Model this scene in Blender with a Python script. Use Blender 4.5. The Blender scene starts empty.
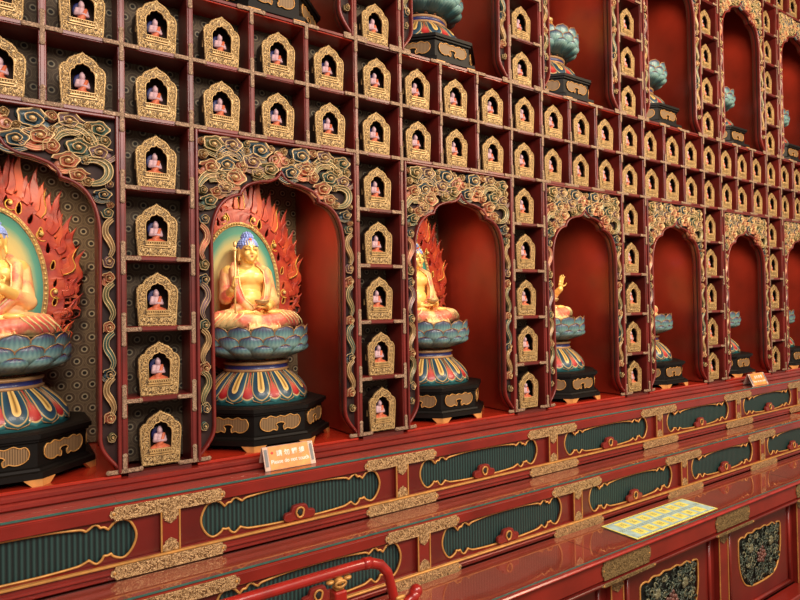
import bpy, bmesh, math, random
from math import sin, cos, pi, sqrt, atan2, radians
from mathutils import Vector, Matrix
random.seed(7)
SC = bpy.context.scene
COL = SC.collection
# ------------------------------------------------------------------ measures
F_PX, YAW, PITCH, ROLL, DCAM = 584.55, 0.591893, 0.0150174, 0.0163881, 2.35969
X0, P, Z0, R = 0.356112, 0.25, 0.910023, 0.264768
LIFT = 0.70                      # everything is raised at the end so the floor is z = 0
def KX(k): return X0 + P*k
def RZ(r): return Z0 + R*r
_F = Vector((sin(YAW)*cos(PITCH), cos(YAW)*cos(PITCH), sin(PITCH)))
_R = Vector((cos(YAW), -sin(YAW), 0)); _U = _R.cross(_F)
_R2 = _R*cos(ROLL) - _U*sin(ROLL); _U2 = _R*sin(ROLL) + _U*cos(ROLL)
def in_frame(x, y, z, m=8):
    d = Vector((x, y + DCAM, z - 1.5)); w = d.dot(_F)
    if w < .1: return False
    px = 400 + F_PX*d.dot(_R2)/w; py = 300 - F_PX*d.dot(_U2)/w
    return -m < px < 800+m and -m < py < 600+m

# ------------------------------------------------------------------ materials
def lin(c):
    return tuple((v/255/12.92 if v/255 <= .04045 else ((v/255+.055)/1.055)**2.4) for v in c) + (1,)
class NT:
    def __init__(s, name):
        s.m = bpy.data.materials.new(name); s.m.use_nodes = True
        s.t = s.m.node_tree; s.b = s.t.nodes['Principled BSDF']
    def n(s, kind, **kw):
        nd = s.t.nodes.new('ShaderNode'+kind)
        for k, v in kw.items():
            if k in nd.inputs: nd.inputs[k].default_value = v
            else: setattr(nd, k, v)
        return nd
    def l(s, a, b): s.t.links.new(a, b)
    def math(s, op, a, b=None):
        nd = s.n('Math', operation=op)
        for i, v in enumerate((a, b)):
            if v is None: continue
            if isinstance(v, (int, float)): nd.inputs[i].default_value = v
            else: s.l(v, nd.inputs[i])
        return nd.outputs[0]
    def ramp(s, fac, stops, interp='LINEAR'):
        nd = s.n('ValToRGB'); cr = nd.color_ramp; cr.interpolation = interp
        while len(cr.elements) < len(stops): cr.elements.new(.5)
        for e, (p, c) in zip(cr.elements, stops):
            e.position = p; e.color = lin(c)
        s.l(fac, nd.inputs['Fac']); return nd.outputs['Color']
    def coord(s, which='Object', scale=(1, 1, 1)):
        tc = s.n('TexCoord'); mp = s.n('Mapping'); mp.inputs['Scale'].default_value = scale
        s.l(tc.outputs[which], mp.inputs['Vector']); return mp.outputs['Vector']
    def bump(s, h, strength=.3, dist=.01):
        b = s.n('Bump'); b.inputs['Strength'].default_value = strength; b.inputs['Distance'].default_value = dist
        s.l(h, b.inputs['Height']); s.l(b.outputs['Normal'], s.b.inputs['Normal'])
    def set(s, **kw):
        for k, v in kw.items():
            i = s.b.inputs[k.replace('_', ' ')]
            if isinstance(v, (int, float, tuple)): i.default_value = v
            else: s.l(v, i)
def lacquer(name, c, rough=.35, coat=.25, var=.25, scale=6, bump=.0):
    t = NT(name); v = t.coord(); nz = t.n('TexNoise', Scale=scale, Detail=5); t.l(v, nz.inputs['Vector'])
    d = tuple(x*(1-var) for x in c); e = tuple(min(255, x*(1+var*.6)) for x in c)
    t.set(Base_Color=t.ramp(nz.outputs['Fac'], [(.3, d), (.7, e)]), Roughness=rough, Coat_Weight=coat, Coat_Roughness=.15)
    if bump: t.bump(nz.outputs['Fac'], bump)
    return t.m
def filigree(name, dark, lite, scale=55, metal=.45, rough=.38, hi=None, lo=.40, up=.56):
    t = NT(name); v = t.coord()
    n1 = t.n('TexNoise', Scale=scale*.55, Detail=2, Distortion=1.6); t.l(v, n1.inputs['Vector'])
    n2 = t.n('TexNoise', Scale=scale*2.1, Detail=3, Distortion=.8); t.l(v, n2.inputs['Vector'])
    w = t.math('SINE', t.math('MULTIPLY', n1.outputs['Fac'], 34)); w = t.math('MULTIPLY_ADD', w, .22); w.node.inputs[2].default_value = .38
    h = t.math('ADD', w, t.math('MULTIPLY', n2.outputs['Fac'], .24))
    t.set(Base_Color=t.ramp(h, [(lo-.12, dark), (up, lite), (.85, hi or lite)]), Metallic=metal, Roughness=rough)
    t.bump(h, .5, .006); return t.m
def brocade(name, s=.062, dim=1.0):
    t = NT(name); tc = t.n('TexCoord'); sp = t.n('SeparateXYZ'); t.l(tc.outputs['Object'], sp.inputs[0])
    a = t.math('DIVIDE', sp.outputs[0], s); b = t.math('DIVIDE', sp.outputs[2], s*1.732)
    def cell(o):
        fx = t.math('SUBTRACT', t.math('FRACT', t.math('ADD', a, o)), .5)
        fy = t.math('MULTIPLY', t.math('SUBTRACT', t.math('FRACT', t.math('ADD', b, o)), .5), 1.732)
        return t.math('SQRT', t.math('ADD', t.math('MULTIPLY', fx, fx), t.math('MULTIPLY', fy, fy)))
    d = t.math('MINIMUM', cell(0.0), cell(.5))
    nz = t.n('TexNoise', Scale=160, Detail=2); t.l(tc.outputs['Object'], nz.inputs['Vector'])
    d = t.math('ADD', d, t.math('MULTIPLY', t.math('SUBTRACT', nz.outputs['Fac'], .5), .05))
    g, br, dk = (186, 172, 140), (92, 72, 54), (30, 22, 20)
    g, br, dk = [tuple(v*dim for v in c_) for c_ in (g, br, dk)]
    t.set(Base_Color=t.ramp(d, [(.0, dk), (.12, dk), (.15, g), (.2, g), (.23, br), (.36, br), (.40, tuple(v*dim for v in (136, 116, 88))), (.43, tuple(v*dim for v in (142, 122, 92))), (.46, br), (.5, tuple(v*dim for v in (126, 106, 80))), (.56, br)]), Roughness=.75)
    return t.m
def plain(name, c, rough=.5, metal=0., coat=0., noise=.12, scale=30, bump=0, emit=None):
    t = NT(name); v = t.coord(); nz = t.n('TexNoise', Scale=scale, Detail=3); t.l(v, nz.inputs['Vector'])
    t.set(Base_Color=t.ramp(nz.outputs['Fac'], [(.25, tuple(x*(1-noise) for x in c)), (.75, tuple(min(255, x*(1+noise)) for x in c))]), Roughness=rough, Metallic=metal, Coat_Weight=coat)
    if bump: t.bump(nz.outputs['Fac'], bump)
    return t.m
M = {}
M['frame'] = lacquer('lattice_red_lacquer', (112, 33, 28), .38, .16)
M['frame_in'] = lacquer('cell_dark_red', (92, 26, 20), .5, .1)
M['niche_red'] = lacquer('niche_red_paint', (146, 42, 25), .4, .25, .16, 3)
M['niche_floor'] = lacquer('niche_floor_red', (172, 44, 26), .22, .5, .12, 4)
M['arch_red'] = lacquer('arch_moulding_red', (116, 37, 31), .38, .18)
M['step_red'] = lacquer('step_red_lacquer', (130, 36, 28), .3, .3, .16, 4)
M['step_dark'] = lacquer('step_recess_red', (104, 27, 22), .34, .25, .18, 4)
M['carve_back'] = lacquer('carving_ground_dark', (40, 12, 8), .7, 0)
M['top_red'] = lacquer('step_top_red', (176, 56, 42), .3, .2, .1, 4)  # step red made lighter, stands in for glare on the glass above
M['rail_red'] = lacquer('railing_red_paint', (158, 32, 26), .28, .4, .12, 18, .08)
M['brocade'] = brocade('brocade_rings')
M['brocade_cell'] = brocade('brocade_rings_cell', .056, .74)  # dimmed copy of the brocade, the cells' shade put into its colour
M['bracket'] = filigree('bracket_metal', (104, 82, 66), (178, 148, 122), 120, .3, .5)
M['brass'] = filigree('brass_engraved', (104, 74, 46), (198, 160, 110), 85, .4, .38, (236, 204, 156))
M['brass_dark'] = filigree('brass_aged', (72, 58, 34), (150, 126, 82), 85, .4, .4, (184, 160, 112))
M['gilt'] = filigree('gilt_carving', (58, 40, 22), (174, 140, 88), 80, .28, .42, (224, 196, 142), .40, .58)
M['gilt_rim'] = plain('gilt_rim', (192, 158, 104), .4, .28)
M['gold_line'] = plain('gold_line', (200, 146, 78), .42, .3)
M['case'] = plain('shrine_case_dark', (38, 26, 22), .45)
M['case_in'] = plain('shrine_inside_dark', (58, 36, 28), .8)
M['mini_skin'] = plain('figure_pale', (190, 156, 164), .5)
M['mini_robe'] = plain('figure_orange_robe', (196, 100, 66), .5)
M['mini_halo'] = plain('figure_navy_halo', (24, 28, 92), .5)
M['teal_inlay'] = None
t = NT('ribbed_teal_inlay'); tc = t.n('TexCoord'); sp = t.n('SeparateXYZ'); t.l(tc.outputs['Object'], sp.inputs[0])
w = t.math('SINE', t.math('MULTIPLY', sp.outputs[0], 2*pi/.0165))
w = t.math('MULTIPLY_ADD', w, .5); w.node.inputs[2].default_value = .5
t.set(Base_Color=t.ramp(w, [(0, (8, 22, 24)), (.5, (22, 48, 47)), (1, (42, 74, 72))]), Roughness=.55); t.bump(w, .5, .004)
M['teal_inlay'] = t.m
M['black_wood'] = lacquer('black_lacquered_wood', (15, 12, 10), .5, .0, .3, 9)
M['black_wood'].node_tree.nodes['Principled BSDF'].inputs['Specular IOR Level'].default_value = .22
t = NT('cartouche_lattice'); tc = t.n('TexCoord'); sp = t.n('SeparateXYZ'); t.l(tc.outputs['Object'], sp.inputs[0])
w = t.math('SINE', t.math('MULTIPLY', t.math('ADD', sp.outputs[0], t.math('MULTIPLY', sp.outputs[1], .0)), 2*pi/.008)); w = t.math('MULTIPLY_ADD', w, .5); w.node.inputs[2].default_value = .5
t.set(Base_Color=t.ramp(w, [(0, (92, 68, 42)), (1, (150, 120, 82))]), Roughness=.55); M['cart'] = t.m
M['foot_gold'] = plain('gold_foot', (212, 150, 84), .42, .25)
# lotus petals: colour runs by the petal's own uv
def petal_mat(name, stops, rough=.4, vein=True):
    t = NT(name); uv = t.n('TexCoord'); sp = t.n('SeparateXYZ'); t.l(uv.outputs['UV'], sp.inputs[0])
    nz = t.n('TexNoise', Scale=9, Detail=3); t.l(uv.outputs['Object'], nz.inputs['Vector'])
    f = sp.outputs[1]
    if vein:
        s = t.math('MULTIPLY', t.math('SINE', t.math('MULTIPLY', sp.outputs[0], 42)), .035)
        f = t.math('ADD', f, s)
    t.set(Base_Color=t.ramp(t.math('ADD', f, t.math('MULTIPLY', t.math('SUBTRACT', nz.outputs['Fac'], .5), .12)), stops), Roughness=rough, Coat_Weight=.15)
    return t.m
M['petal'] = petal_mat('lotus_petal_teal', [(0, (22, 52, 58)), (.35, (48, 92, 98)), (.58, (140, 180, 174)), (.78, (84, 124, 132)), (.93, (66, 58, 96)), (1, (48, 44, 62))])  # pale band along each petal is its sheen, painted into the colour
M['petal_rim'] = plain('petal_gold_rim', (164, 126, 86), .45, .2)
def skirt_mat(name, stops):     # nested U bands: u across in -1..1 stored 0..1, v along
    t = NT(name); uv = t.n('TexCoord'); sp = t.n('SeparateXYZ'); t.l(uv.outputs['UV'], sp.inputs[0])
    u = t.math('ABSOLUTE', t.math('MULTIPLY', t.math('SUBTRACT', sp.outputs[0], .5), 2))
    v = t.math('MAXIMUM', t.math('SUBTRACT', sp.outputs[1], .52), 0)
    d = t.math('SQRT', t.math('ADD', t.math('MULTIPLY', u, u), t.math('POWER', t.math('MULTIPLY', v, 2.05), 2)))
    t.set(Base_Color=t.ramp(d, stops), Roughness=.4, Coat_Weight=.15); return t.m
M['skirt'] = skirt_mat('skirt_petal_bands', [(0, (120, 84, 40)), (.14, (222, 180, 100)), (.27, (236, 204, 130)), (.30, (50, 42, 52)), (.33, (34, 56, 78)), (.70, (46, 86, 104)), (.75, (206, 178, 120)), (.81, (190, 150, 92)), (.84, (36, 90, 96)), (1, (28, 72, 80))])
M['skirt_red'] = skirt_mat('skirt_under_petal', [(0, (206, 90, 80)), (.4, (178, 42, 44)), (.62, (150, 30, 36)), (.7, (224, 190, 130)), (.78, (46, 116, 118)), (1, (34, 88, 92))])
M['waist_red'] = filigree('waist_carving', (44, 14, 10), (112, 52, 28), 60, .2, .5, (170, 116, 60))
M['blue_band'] = plain('blue_band', (34, 42, 96), .4, 0, .2)
M['gold_skin'] = plain('gilded_skin', (248, 202, 112), .38, .12, .2, .05, 12)
t = NT('peach_robe'); v = t.coord()
n1 = t.n('TexNoise', Scale=9, Detail=2, Distortion=.6); t.l(v, n1.inputs['Vector'])
n2 = t.n('TexNoise', Scale=130, Detail=2); t.l(v, n2.inputs['Vector'])
wv = t.n('TexWave', Scale=11, Distortion=5, Detail=1.5); wv.inputs['Detail Scale'].default_value = 1.2; t.l(v, wv.inputs['Vector'])
f = t.math('ADD', n1.outputs['Fac'], t.math('MULTIPLY', t.math('SUBTRACT', n2.outputs['Fac'], .5), .2))
t.set(Base_Color=t.ramp(f, [(.38, (240, 200, 136)), (.49, (240, 180, 122)), (.55, (234, 136, 104)), (.66, (222, 102, 86))]), Roughness=.45, Coat_Weight=.15)
t.bump(wv.outputs['Fac'], .10, .02); M['robe'] = t.m
M['robe_trim'] = plain('robe_cream_trim', (246, 214, 150), .45)
M['hair_blue'] = plain('blue_hair', (146, 168, 232), .55, 0, 0, .1, 60)
M['jewel'] = plain('orange_jewel', (236, 110, 60), .35)
M['dark_line'] = plain('dark_line', (64, 36, 20), .6)
M['lip'] = plain('red_lip', (190, 70, 50), .5)
M['staff'] = plain('staff_gold', (232, 196, 130), .35, .3)
# painted halo disc: yellow centre to teal rim
t = NT('halo_paint'); v = t.coord('Object', (1/.2, 1, 1/.33)); ln = t.n('VectorMath', operation='LENGTH'); t.l(v, ln.inputs[0])
nz = t.n('TexNoise', Scale=3); t.l(v, nz.inputs['Vector'])
t.set(Base_Color=t.ramp(t.math('ADD', ln.outputs['Value'], t.math('MULTIPLY', t.math('SUBTRACT', nz.outputs['Fac'], .5), .08)), [(.58, (232, 204, 124)), (.74, (204, 196, 128)), (.86, (84, 160, 140)), (1, (40, 128, 120))]), Roughness=.5); M['halo'] = t.m
t = NT('flame_paint'); v = t.coord(); nz = t.n('TexNoise', Scale=14, Detail=3, Distortion=.7); t.l(v, nz.inputs['Vector'])
t.set(Base_Color=t.ramp(nz.outputs['Fac'], [(.3, (122, 30, 20)), (.5, (176, 54, 36)), (.68, (200, 84, 48))]), Roughness=.42, Coat_Weight=.2); t.bump(nz.outputs['Fac'], .4, .02); t.set(Coat_Weight=.0); M['flame'] = t.m
M['flame_lt'] = lacquer('flame_orange', (202, 86, 46), .5, .0, .2, 12)
M['flame_gold'] = plain('flame_gold_edge', (240, 190, 84), .38, .2)
M['bead'] = plain('bead_gold', (236, 204, 132), .35, .25)
CL = {}
for nm, c in dict(olive=(108, 104, 70), blue=(66, 86, 96), salmon=(184, 116, 90), mauve=(126, 98, 102), ochre=(150, 120, 80), teal=(80, 102, 90)).items():
    CL[nm] = lacquer('cloud_'+nm, c, .42, .2, .35, 16)
M['cloud_light'] = plain('cloud_pale_shade', (164, 138, 104), .5)
M['cloud_edge'] = plain('cloud_gold_edge', (216, 184, 132), .4, .22)
M['glass'] = None
t = NT('shelf_glass'); tr = t.n('BsdfTransparent'); tr.inputs[0].default_value = (.93, .97, .95, 1); gl = t.n('BsdfGlossy'); gl.inputs['Roughness'].default_value = .03
gl.inputs[0].default_value = (1, 1, 1, 1); fr = t.n('Fresnel', IOR=2.2); mx = t.n('MixShader')
geo = t.n('NewGeometry'); fm = t.math('MULTIPLY', fr.outputs[0], t.math('SUBTRACT', 1, geo.outputs['Backfacing'])); t.l(fm, mx.inputs[0]); t.l(tr.outputs[0], mx.inputs[1]); t.l(gl.outputs[0], mx.inputs[2]); df = t.n('BsdfDiffuse'); df.inputs[0].default_value = (.74, .40, .32, 1); m2 = t.n('MixShader'); m2.inputs[0].default_value = .025; t.l(mx.outputs[0], m2.inputs[1]); t.l(df.outputs[0], m2.inputs[2])  # weak pinkish diffuse paints the milky glare into the glass
t.l(m2.outputs[0], t.t.nodes['Material Output'].inputs['Surface']); M['glass'] = t.m
M['glass_edge'] = plain('glass_edge_teal', (62, 104, 96), .15, 0, .3)
M['sign_orange'] = plain('sign_card', (226, 146, 72), .45)
M['sign_white'] = plain('sign_lettering', (255, 244, 226), .5)
M['acrylic'] = plain('acrylic_pale', (206, 176, 160), .2, 0, .3)
M['sign_grey'] = plain('sign_grey_strip', (110, 112, 116), .4)
M['sign_red'] = plain('sign_emblem', (206, 60, 40), .5)
M['paper'] = plain('paper_pale', (170, 202, 204), .6)
M['paper_yel'] = plain('paper_yellow', (246, 228, 120), .6)
M['paper_ink'] = plain('paper_ink', (120, 124, 100), .6)
M['paper_edge'] = plain('paper_edge', (230, 170, 80), .6)
M['leaf_green'] = lacquer('carved_leaf_green', (52, 66, 56), .4, .2, .4, 30)
M['leaf_lite'] = lacquer('carved_leaf_pale', (112, 112, 86), .4, .2, .3, 30)
M['flower_pink'] = lacquer('carved_flower_pink', (106, 66, 58), .45, .2, .3, 30)
M['black_back'] = plain('pierced_dark', (16, 20, 18), .7)
M['floor'] = lacquer('floor_stone', (128, 84, 62), .3, .2, .1, 5)
M['ceil'] = lacquer('ceiling_paint', (150, 96, 60), .6, 0, .1, 3)
M['wallm'] = lacquer('wall_paint', (120, 40, 30), .6, 0, .1, 3)

# ------------------------------------------------------------------ mesh helpers
def frames(pts, closed=False):
    n = len(pts); T = []
    for i in range(n):
        a = pts[(i-1) % n] if (closed or i) else pts[i]; b = pts[(i+1) % n] if (closed or i < n-1) else pts[i]
        d = (b-a); T.append(d.normalized() if d.length > 1e-9 else Vector((0, 0, 1)))
    up = Vector((0, 1, 0)) if abs(T[0].y) < .9 else Vector((1, 0, 0))
    out = []
    for t_ in T:
        s = up - t_*up.dot(t_)
        if s.length < 1e-6: s = Vector((0, 0, 1)) - t_*t_.z
        s.normalize(); up = s; out.append((t_, s, t_.cross(s)))
    return out
class MB:
    def __init__(s): s.bm = bmesh.new(); s.mats = []; s.uv = s.bm.loops.layers.uv.new('UVMap')
    def mi(s, m):
        if m not in s.mats: s.mats.append(m)
        return s.mats.index(m)
    def face(s, vs, m, smooth=True, uvs=None):
        try: f = s.bm.faces.new(vs)
        except ValueError: return
        f.material_index = s.mi(m); f.smooth = smooth
        if uvs:
            for lp, u in zip(f.loops, uvs): lp[s.uv].uv = u
    def box(s, c, d, m, bev=0, rot=None):
        g = bmesh.ops.create_cube(s.bm, size=1)['verts']
        for v in g:
            v.co = Vector((v.co.x*d[0], v.co.y*d[1], v.co.z*d[2]))
        fs = list({f for v in g for f in v.link_faces})
        for f in fs: f.material_index = s.mi(m); f.smooth = False
        if bev:
            es = list({e for v in g for e in v.link_edges})
            r = bmesh.ops.bevel(s.bm, geom=es, offset=min(bev, min(d)*.45), segments=1, affect='EDGES')
            g = list({v for f in r['faces'] for v in f.verts} | {v for v in g if v.is_valid})
            for f in r['faces']: f.material_index = s.mi(m)
        for v in g:
            p = v.co.copy()
            if rot: p = rot @ p
            v.co = p + Vector(c)
        return s
    def grid(s, rows, m, closed=False, smooth=True, uv=False, mfun=None):
        V = [[s.bm.verts.new(p) for p in r] for r in rows]; nr, nc = len(V), len(V[0])
        for i in range(nr-1):
            for j in range(nc if closed else nc-1):
                j2 = (j+1) % nc
                uvs = [(j/(nc-1), i/(nr-1)), (j2/(nc-1), i/(nr-1)), (j2/(nc-1), (i+1)/(nr-1)), (j/(nc-1), (i+1)/(nr-1))] if uv else None
                s.face((V[i][j], V[i][j2], V[i+1][j2], V[i+1][j]), mfun(i, j) if mfun else m, smooth, uvs)
        return V
    def tube(s, pts, r, m, n=7, closed=False, cap=True, flat=1.0):
        pts = [Vector(p) for p in pts]; fr = frames(pts, closed); rows = []
        for i, (p, (t_, a, b)) in enumerate(zip(pts, fr)):
            rr = r(i/(len(pts)-1)) if callable(r) else r
            rows.append([p + (a*cos(2*pi*k/n)*flat + b*sin(2*pi*k/n))*rr for k in range(n)])
        if closed: rows.append(rows[0])
        V = s.grid(rows, m, True)
        if cap and not closed:
            s.face(V[0][::-1], m); s.face(V[-1], m)
        return s
    def lathe(s, prof, n, m, c=(0, 0, 0), phase=0, smooth=True, mats=None):
        rows = [[Vector((c[0]+r*cos(2*pi*k/n+phase), c[1]+r*sin(2*pi*k/n+phase), c[2]+z)) for k in range(n)] for r, z in prof]
        V = s.grid(rows, m, True, smooth, mfun=(lambda i, j: mats[i]) if mats else None)
        s.face(V[0][::-1], mats[0] if mats else m, False); s.face(V[-1], mats[-1] if mats else m, False)
        return s
    def ell(s, c, r, m, seg=14, rot=None):
        c = Vector(c); r = (r, r, r) if isinstance(r, (int, float)) else r
        nr = max(6, seg*2//3); rows = []
        for i in range(1, nr):
            a = pi*i/nr; rows.append([Vector((r[0]*sin(a)*cos(2*pi*k/seg), r[1]*sin(a)*sin(2*pi*k/seg), -r[2]*cos(a))) for k in range(seg)])
        top, bot = Vector((0, 0, r[2])), Vector((0, 0, -r[2]))
        f = (lambda p: rot @ p + c) if rot else (lambda p: p + c)
        V = s.grid([[f(p) for p in q] for q in rows], m, True)
        vt, vb = s.bm.verts.new(f(top)), s.bm.verts.new(f(bot))
        for k in range(seg):
            s.face((V[0][(k+1) % seg], V[0][k], vb), m); s.face((V[-1][k], V[-1][(k+1) % seg], vt), m)
        return s
    def cap(s, p0, p1, r0, r1, m, seg=12):
        p0, p1 = Vector(p0), Vector(p1); n = max(3, int((p1-p0).length/(min(r0, r1)*.45))+1)
        for i in range(n+1):
            f = i/n; s.ell(p0.lerp(p1, f), r0+(r1-r0)*f, m, seg)
        return s
    def chain(s, pts, m, seg=12):
        for (a, ra), (b, rb) in zip(pts, pts[1:]): s.cap(a, b, ra, rb, m, seg)
        return s
    def add(s, me, mat4=None, m=None):
        off = len(s.bm.verts); b2 = bmesh.new(); b2.from_mesh(me)
        if mat4: b2.transform(mat4)
        vs = [s.bm.verts.new(v.co) for v in b2.verts]
        for f in b2.faces:
            mm = m or me.materials[f.material_index]
            s.face([vs[v.index] for v in f.verts], mm, f.smooth)
        b2.free(); return s
    def mesh(s, name, recalc=True):
        if recalc: bmesh.ops.recalc_face_normals(s.bm, faces=s.bm.faces)
        me = bpy.data.meshes.new(name); s.bm.to_mesh(me); s.bm.free()
        for m in s.mats: me.materials.append(m)
        return me
def link(name, me, parent=None, loc=None, rot=None, scale=None):
    o = bpy.data.objects.new(name, me); COL.objects.link(o)
    if parent: o.parent = parent
    if loc: o.location = loc
    if rot: o.rotation_euler = rot
    if scale: o.scale = scale
    return o
def put(name, mb, parent=None, loc=None, **k): return link(name, mb.mesh(name), parent, loc, **k)
def empty(name, loc, label=None, cat=None, group=None):
    o = bpy.data.objects.new(name, None); COL.objects.link(o); o.location = loc; o.empty_display_size = .05
    tag(o, label, cat, group); return o
def tag(o, label=None, cat=None, group=None, kind=None):
    for k, v in (('label', label), ('category', cat), ('group', group), ('kind', kind)):
        if v: o[k] = v
    return o
def dup(o, loc, label, parent=None):
    c = o.copy(); COL.objects.link(c)
    if parent is None:
        c.location = loc; c['label'] = label
    else: c.parent = parent
    for ch in list(o.children): dup(ch, None, None, c)
    return c
def evaluated(o):
    bpy.context.view_layer.update()
    dg = bpy.context.evaluated_depsgraph_get(); me = bpy.data.meshes.new_from_object(o.evaluated_get(dg), depsgraph=dg)
    d = o.data; bpy.data.objects.remove(o)
    if isinstance(d, bpy.types.Curve): bpy.data.curves.remove(d)
    else: bpy.data.meshes.remove(d)
    return me
def plate(splines, ext, bev, mat, res=1):
    """flat pierced plate from closed outlines in (x, z): holes cut out, bevelled edge, facing -y, centred on y = 0"""
    cu = bpy.data.curves.new('tmp', 'CURVE'); cu.dimensions = '2D'; cu.fill_mode = 'BOTH'; cu.extrude = ext; cu.bevel_depth = bev; cu.bevel_resolution = res
    for s in splines:
        sp = cu.splines.new('POLY'); sp.points.add(len(s)-1); sp.use_cyclic_u = True
        for p, q in zip(sp.points, s): p.co = (q[0], q[1], 0, 1)
    o = bpy.data.objects.new('tmp', cu); COL.objects.link(o); me = evaluated(o)
    me.transform(Matrix(((1, 0, 0, 0), (0, 0, -1, 0), (0, 1, 0, 0), (0, 0, 0, 1))))
    me.materials.clear(); me.materials.append(mat)
    for p in me.polygons: p.material_index = 0; p.use_smooth = False
    return me
def text_mesh(s, size, mat, ext=.0004):
    cu = bpy.data.curves.new('tmp', 'FONT'); cu.body = s; cu.size = size; cu.align_x = 'CENTER'; cu.align_y = 'CENTER'; cu.extrude = ext; cu.offset = size*.016
    o = bpy.data.objects.new('tmp', cu); COL.objects.link(o); bpy.context.view_layer.update()
    dg = bpy.context.evaluated_depsgraph_get(); me = bpy.data.meshes.new_from_object(o.evaluated_get(dg), depsgraph=dg)
    bpy.data.objects.remove(o); me.transform(Matrix(((1, 0, 0, 0), (0, 0, -1, 0), (0, 1, 0, 0), (0, 0, 0, 1))))
    me.materials.clear(); me.materials.append(mat); return me
def remesh(mb, voxel, smooth=4, mat=None):
    me0 = mb.mesh('tmp'); o = link('tmp', me0)
    r = o.modifiers.new('r', 'REMESH'); r.mode = 'VOXEL'; r.voxel_size = voxel; r.use_smooth_shade = True
    s = o.modifiers.new('s', 'SMOOTH'); s.factor = .5; s.iterations = smooth
    me = evaluated(o); me.materials.clear(); me.materials.append(mat)
    for p in me.polygons: p.use_smooth = True; p.material_index = 0
    return me
def smooth_pts(pts, n=6, closed=False):
    """Catmull-Rom through points"""
    P_ = [Vector(p) for p in pts]; out = []; N = len(P_)
    for i in range(N if closed else N-1):
        if closed: a, b, c, d = P_[(i-1) % N], P_[i], P_[(i+1) % N], P_[(i+2) % N]
        else: a, b, c, d = P_[max(i-1, 0)], P_[i], P_[i+1], P_[min(i+2, N-1)]
        for k in range(n):
            t_ = k/n
            out.append(.5*((2*b)+(c-a)*t_+(2*a-5*b+4*c-d)*t_*t_+(3*b-a-3*c+d)*t_**3))
    if not closed: out.append(P_[-1])
    return out
def arch_pts(half, n=4):
    """half = list of runs from the apex to the foot (right side), cusps between runs -> full outline left foot .. apex .. right foot"""
    right = []
    for run in half:
        q = smooth_pts([Vector((a, b)) for a, b in run], n) if len(run) > 2 else [Vector(r_) for r_ in run]
        right += q if not right else q[1:]
    left = [Vector((-v.x, v.y)) for v in right[1:]][::-1]
    return left + right

# ------------------------------------------------------------------ room
def slab(name, c, d, m):
    o = put(name, MB().box((0, 0, 0), d, M[m]), None, c); tag(o, kind='structure'); return o
slab('floor', (3, -2, -.75), (14, 8, .1), 'floor')
slab('ceiling', (3, -2, 5.2), (14, 8, .1), 'ceil')
slab('wall_back', (3, .90, 2.2), (14, .1, 5.9), 'wallm')
XL, XR = KX(-4), KX(24)
slab('wall_left', (XL-1.2, .45, 2.2), (2.36, .85, 5.88), 'wallm')
slab('wall_right', (XR+1.2, .45, 2.2), (2.36, .85, 5.88), 'wallm')

# ------------------------------------------------------------------ shelf lattice
PW, PD = .024, .135
def cross_bracket(mb, x, z, up, down, left, right, y=-PD*.0-.0):
    L, W, T = .054, .0155, .004
    def arm(x0, x1, z0, z1): mb.box(((x0+x1)/2, y-T/2, (z0+z1)/2), (x1-x0, T, z1-z0), M['bracket'], .0012)
    arm(x-W/2, x+W/2, z-(L if down else W/2), z+(L if up else W/2))
    if left: arm(x-L, x-W/2, z-W/2, z+W/2)
    if right: arm(x+W/2, x+L, z-W/2, z+W/2)
    for dx, dz, ok in ((L, 0, right), (-L, 0, left), (0, L, up), (0, -L, down)):
        if ok: mb.lathe([(.0125, 0), (.0125, .0045), (.006, .0065)], 10, M['bracket'], (0, 0, 0)) if False else mb.ell((x+dx, y-.001, z+dz), (.0098, .005, .0098), M['bracket'], 10)
def profile_post(mb, x, z0, z1, m):
    mb.box((x, PD/2, (z0+z1)/2), (PW, PD, z1-z0), m, .002)
    mb.box((x, -.002, (z0+z1)/2), (PW*.55, .006, z1-z0-.002), m, .0015)
def profile_shelf(mb, x0, x1, z, m):
    mb.box(((x0+x1)/2, PD/2+.001, z), (x1-x0, PD-.002, .02), m, .002)
    mb.box(((x0+x1)/2, -.001, z), (x1-x0, .005, .011), m, .001)
def shelf_column(k, r0, label):
    t = empty('cell_shelf', (KX(k)+P/2, 0, RZ(r0)), label, 'shelf', 'narrow columns of shrine cells')
    for s in (-1, 1):
        mb = MB(); profile_post(mb, s*P/2, 0, 5*R-.0105, M['frame']); put('post', mb, t)
    for r in range(1, 5):
        mb = MB(); profile_shelf(mb, -P/2+PW/2, P/2-PW/2, r*R, M['frame']); put('shelf_board', mb, t)
        for s in (-1, 1):
            mb = MB(); cross_bracket(mb, s*P/2, r*R, 1, 1, s > 0, s < 0, -.005); put('bracket_plate', mb, t)
    for s in (-1, 1):
        mb = MB(); cross_bracket(mb, s*P/2, .012, 1, 0, 1, 1, -.005); put('bracket_plate', mb, t)
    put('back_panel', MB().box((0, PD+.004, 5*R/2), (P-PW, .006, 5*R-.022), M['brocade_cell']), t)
    put('base_board', MB().box((0, PD/2, -.006), (P-PW, PD, .012), M['frame_in']), t)
    return t
NN = ['the left edge niche', 'the niche of the staff holding statue', 'the third lower niche', 'the fourth lower niche', 'the fifth lower niche', 'the sixth lower niche', 'the right edge niche']
NS = ['left edge niche', 'staff statue niche', 'third lower niche', 'fourth lower niche', 'fifth lower niche', 'sixth lower niche', 'right edge niche']
ORD = ['first', 'second', 'third', 'fourth', 'fifth', 'sixth', 'seventh']
c0 = shelf_column(0, 0, 'red column of five shrine cells left of the niche of the staff holding statue')
COLS = [c0]
for j in range(1, 6):
    COLS.append(dup(c0, (KX(4*j)+P/2, 0, RZ(0)), 'red column of five shrine cells, %s lower column from the left' % ORD[j]))
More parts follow.
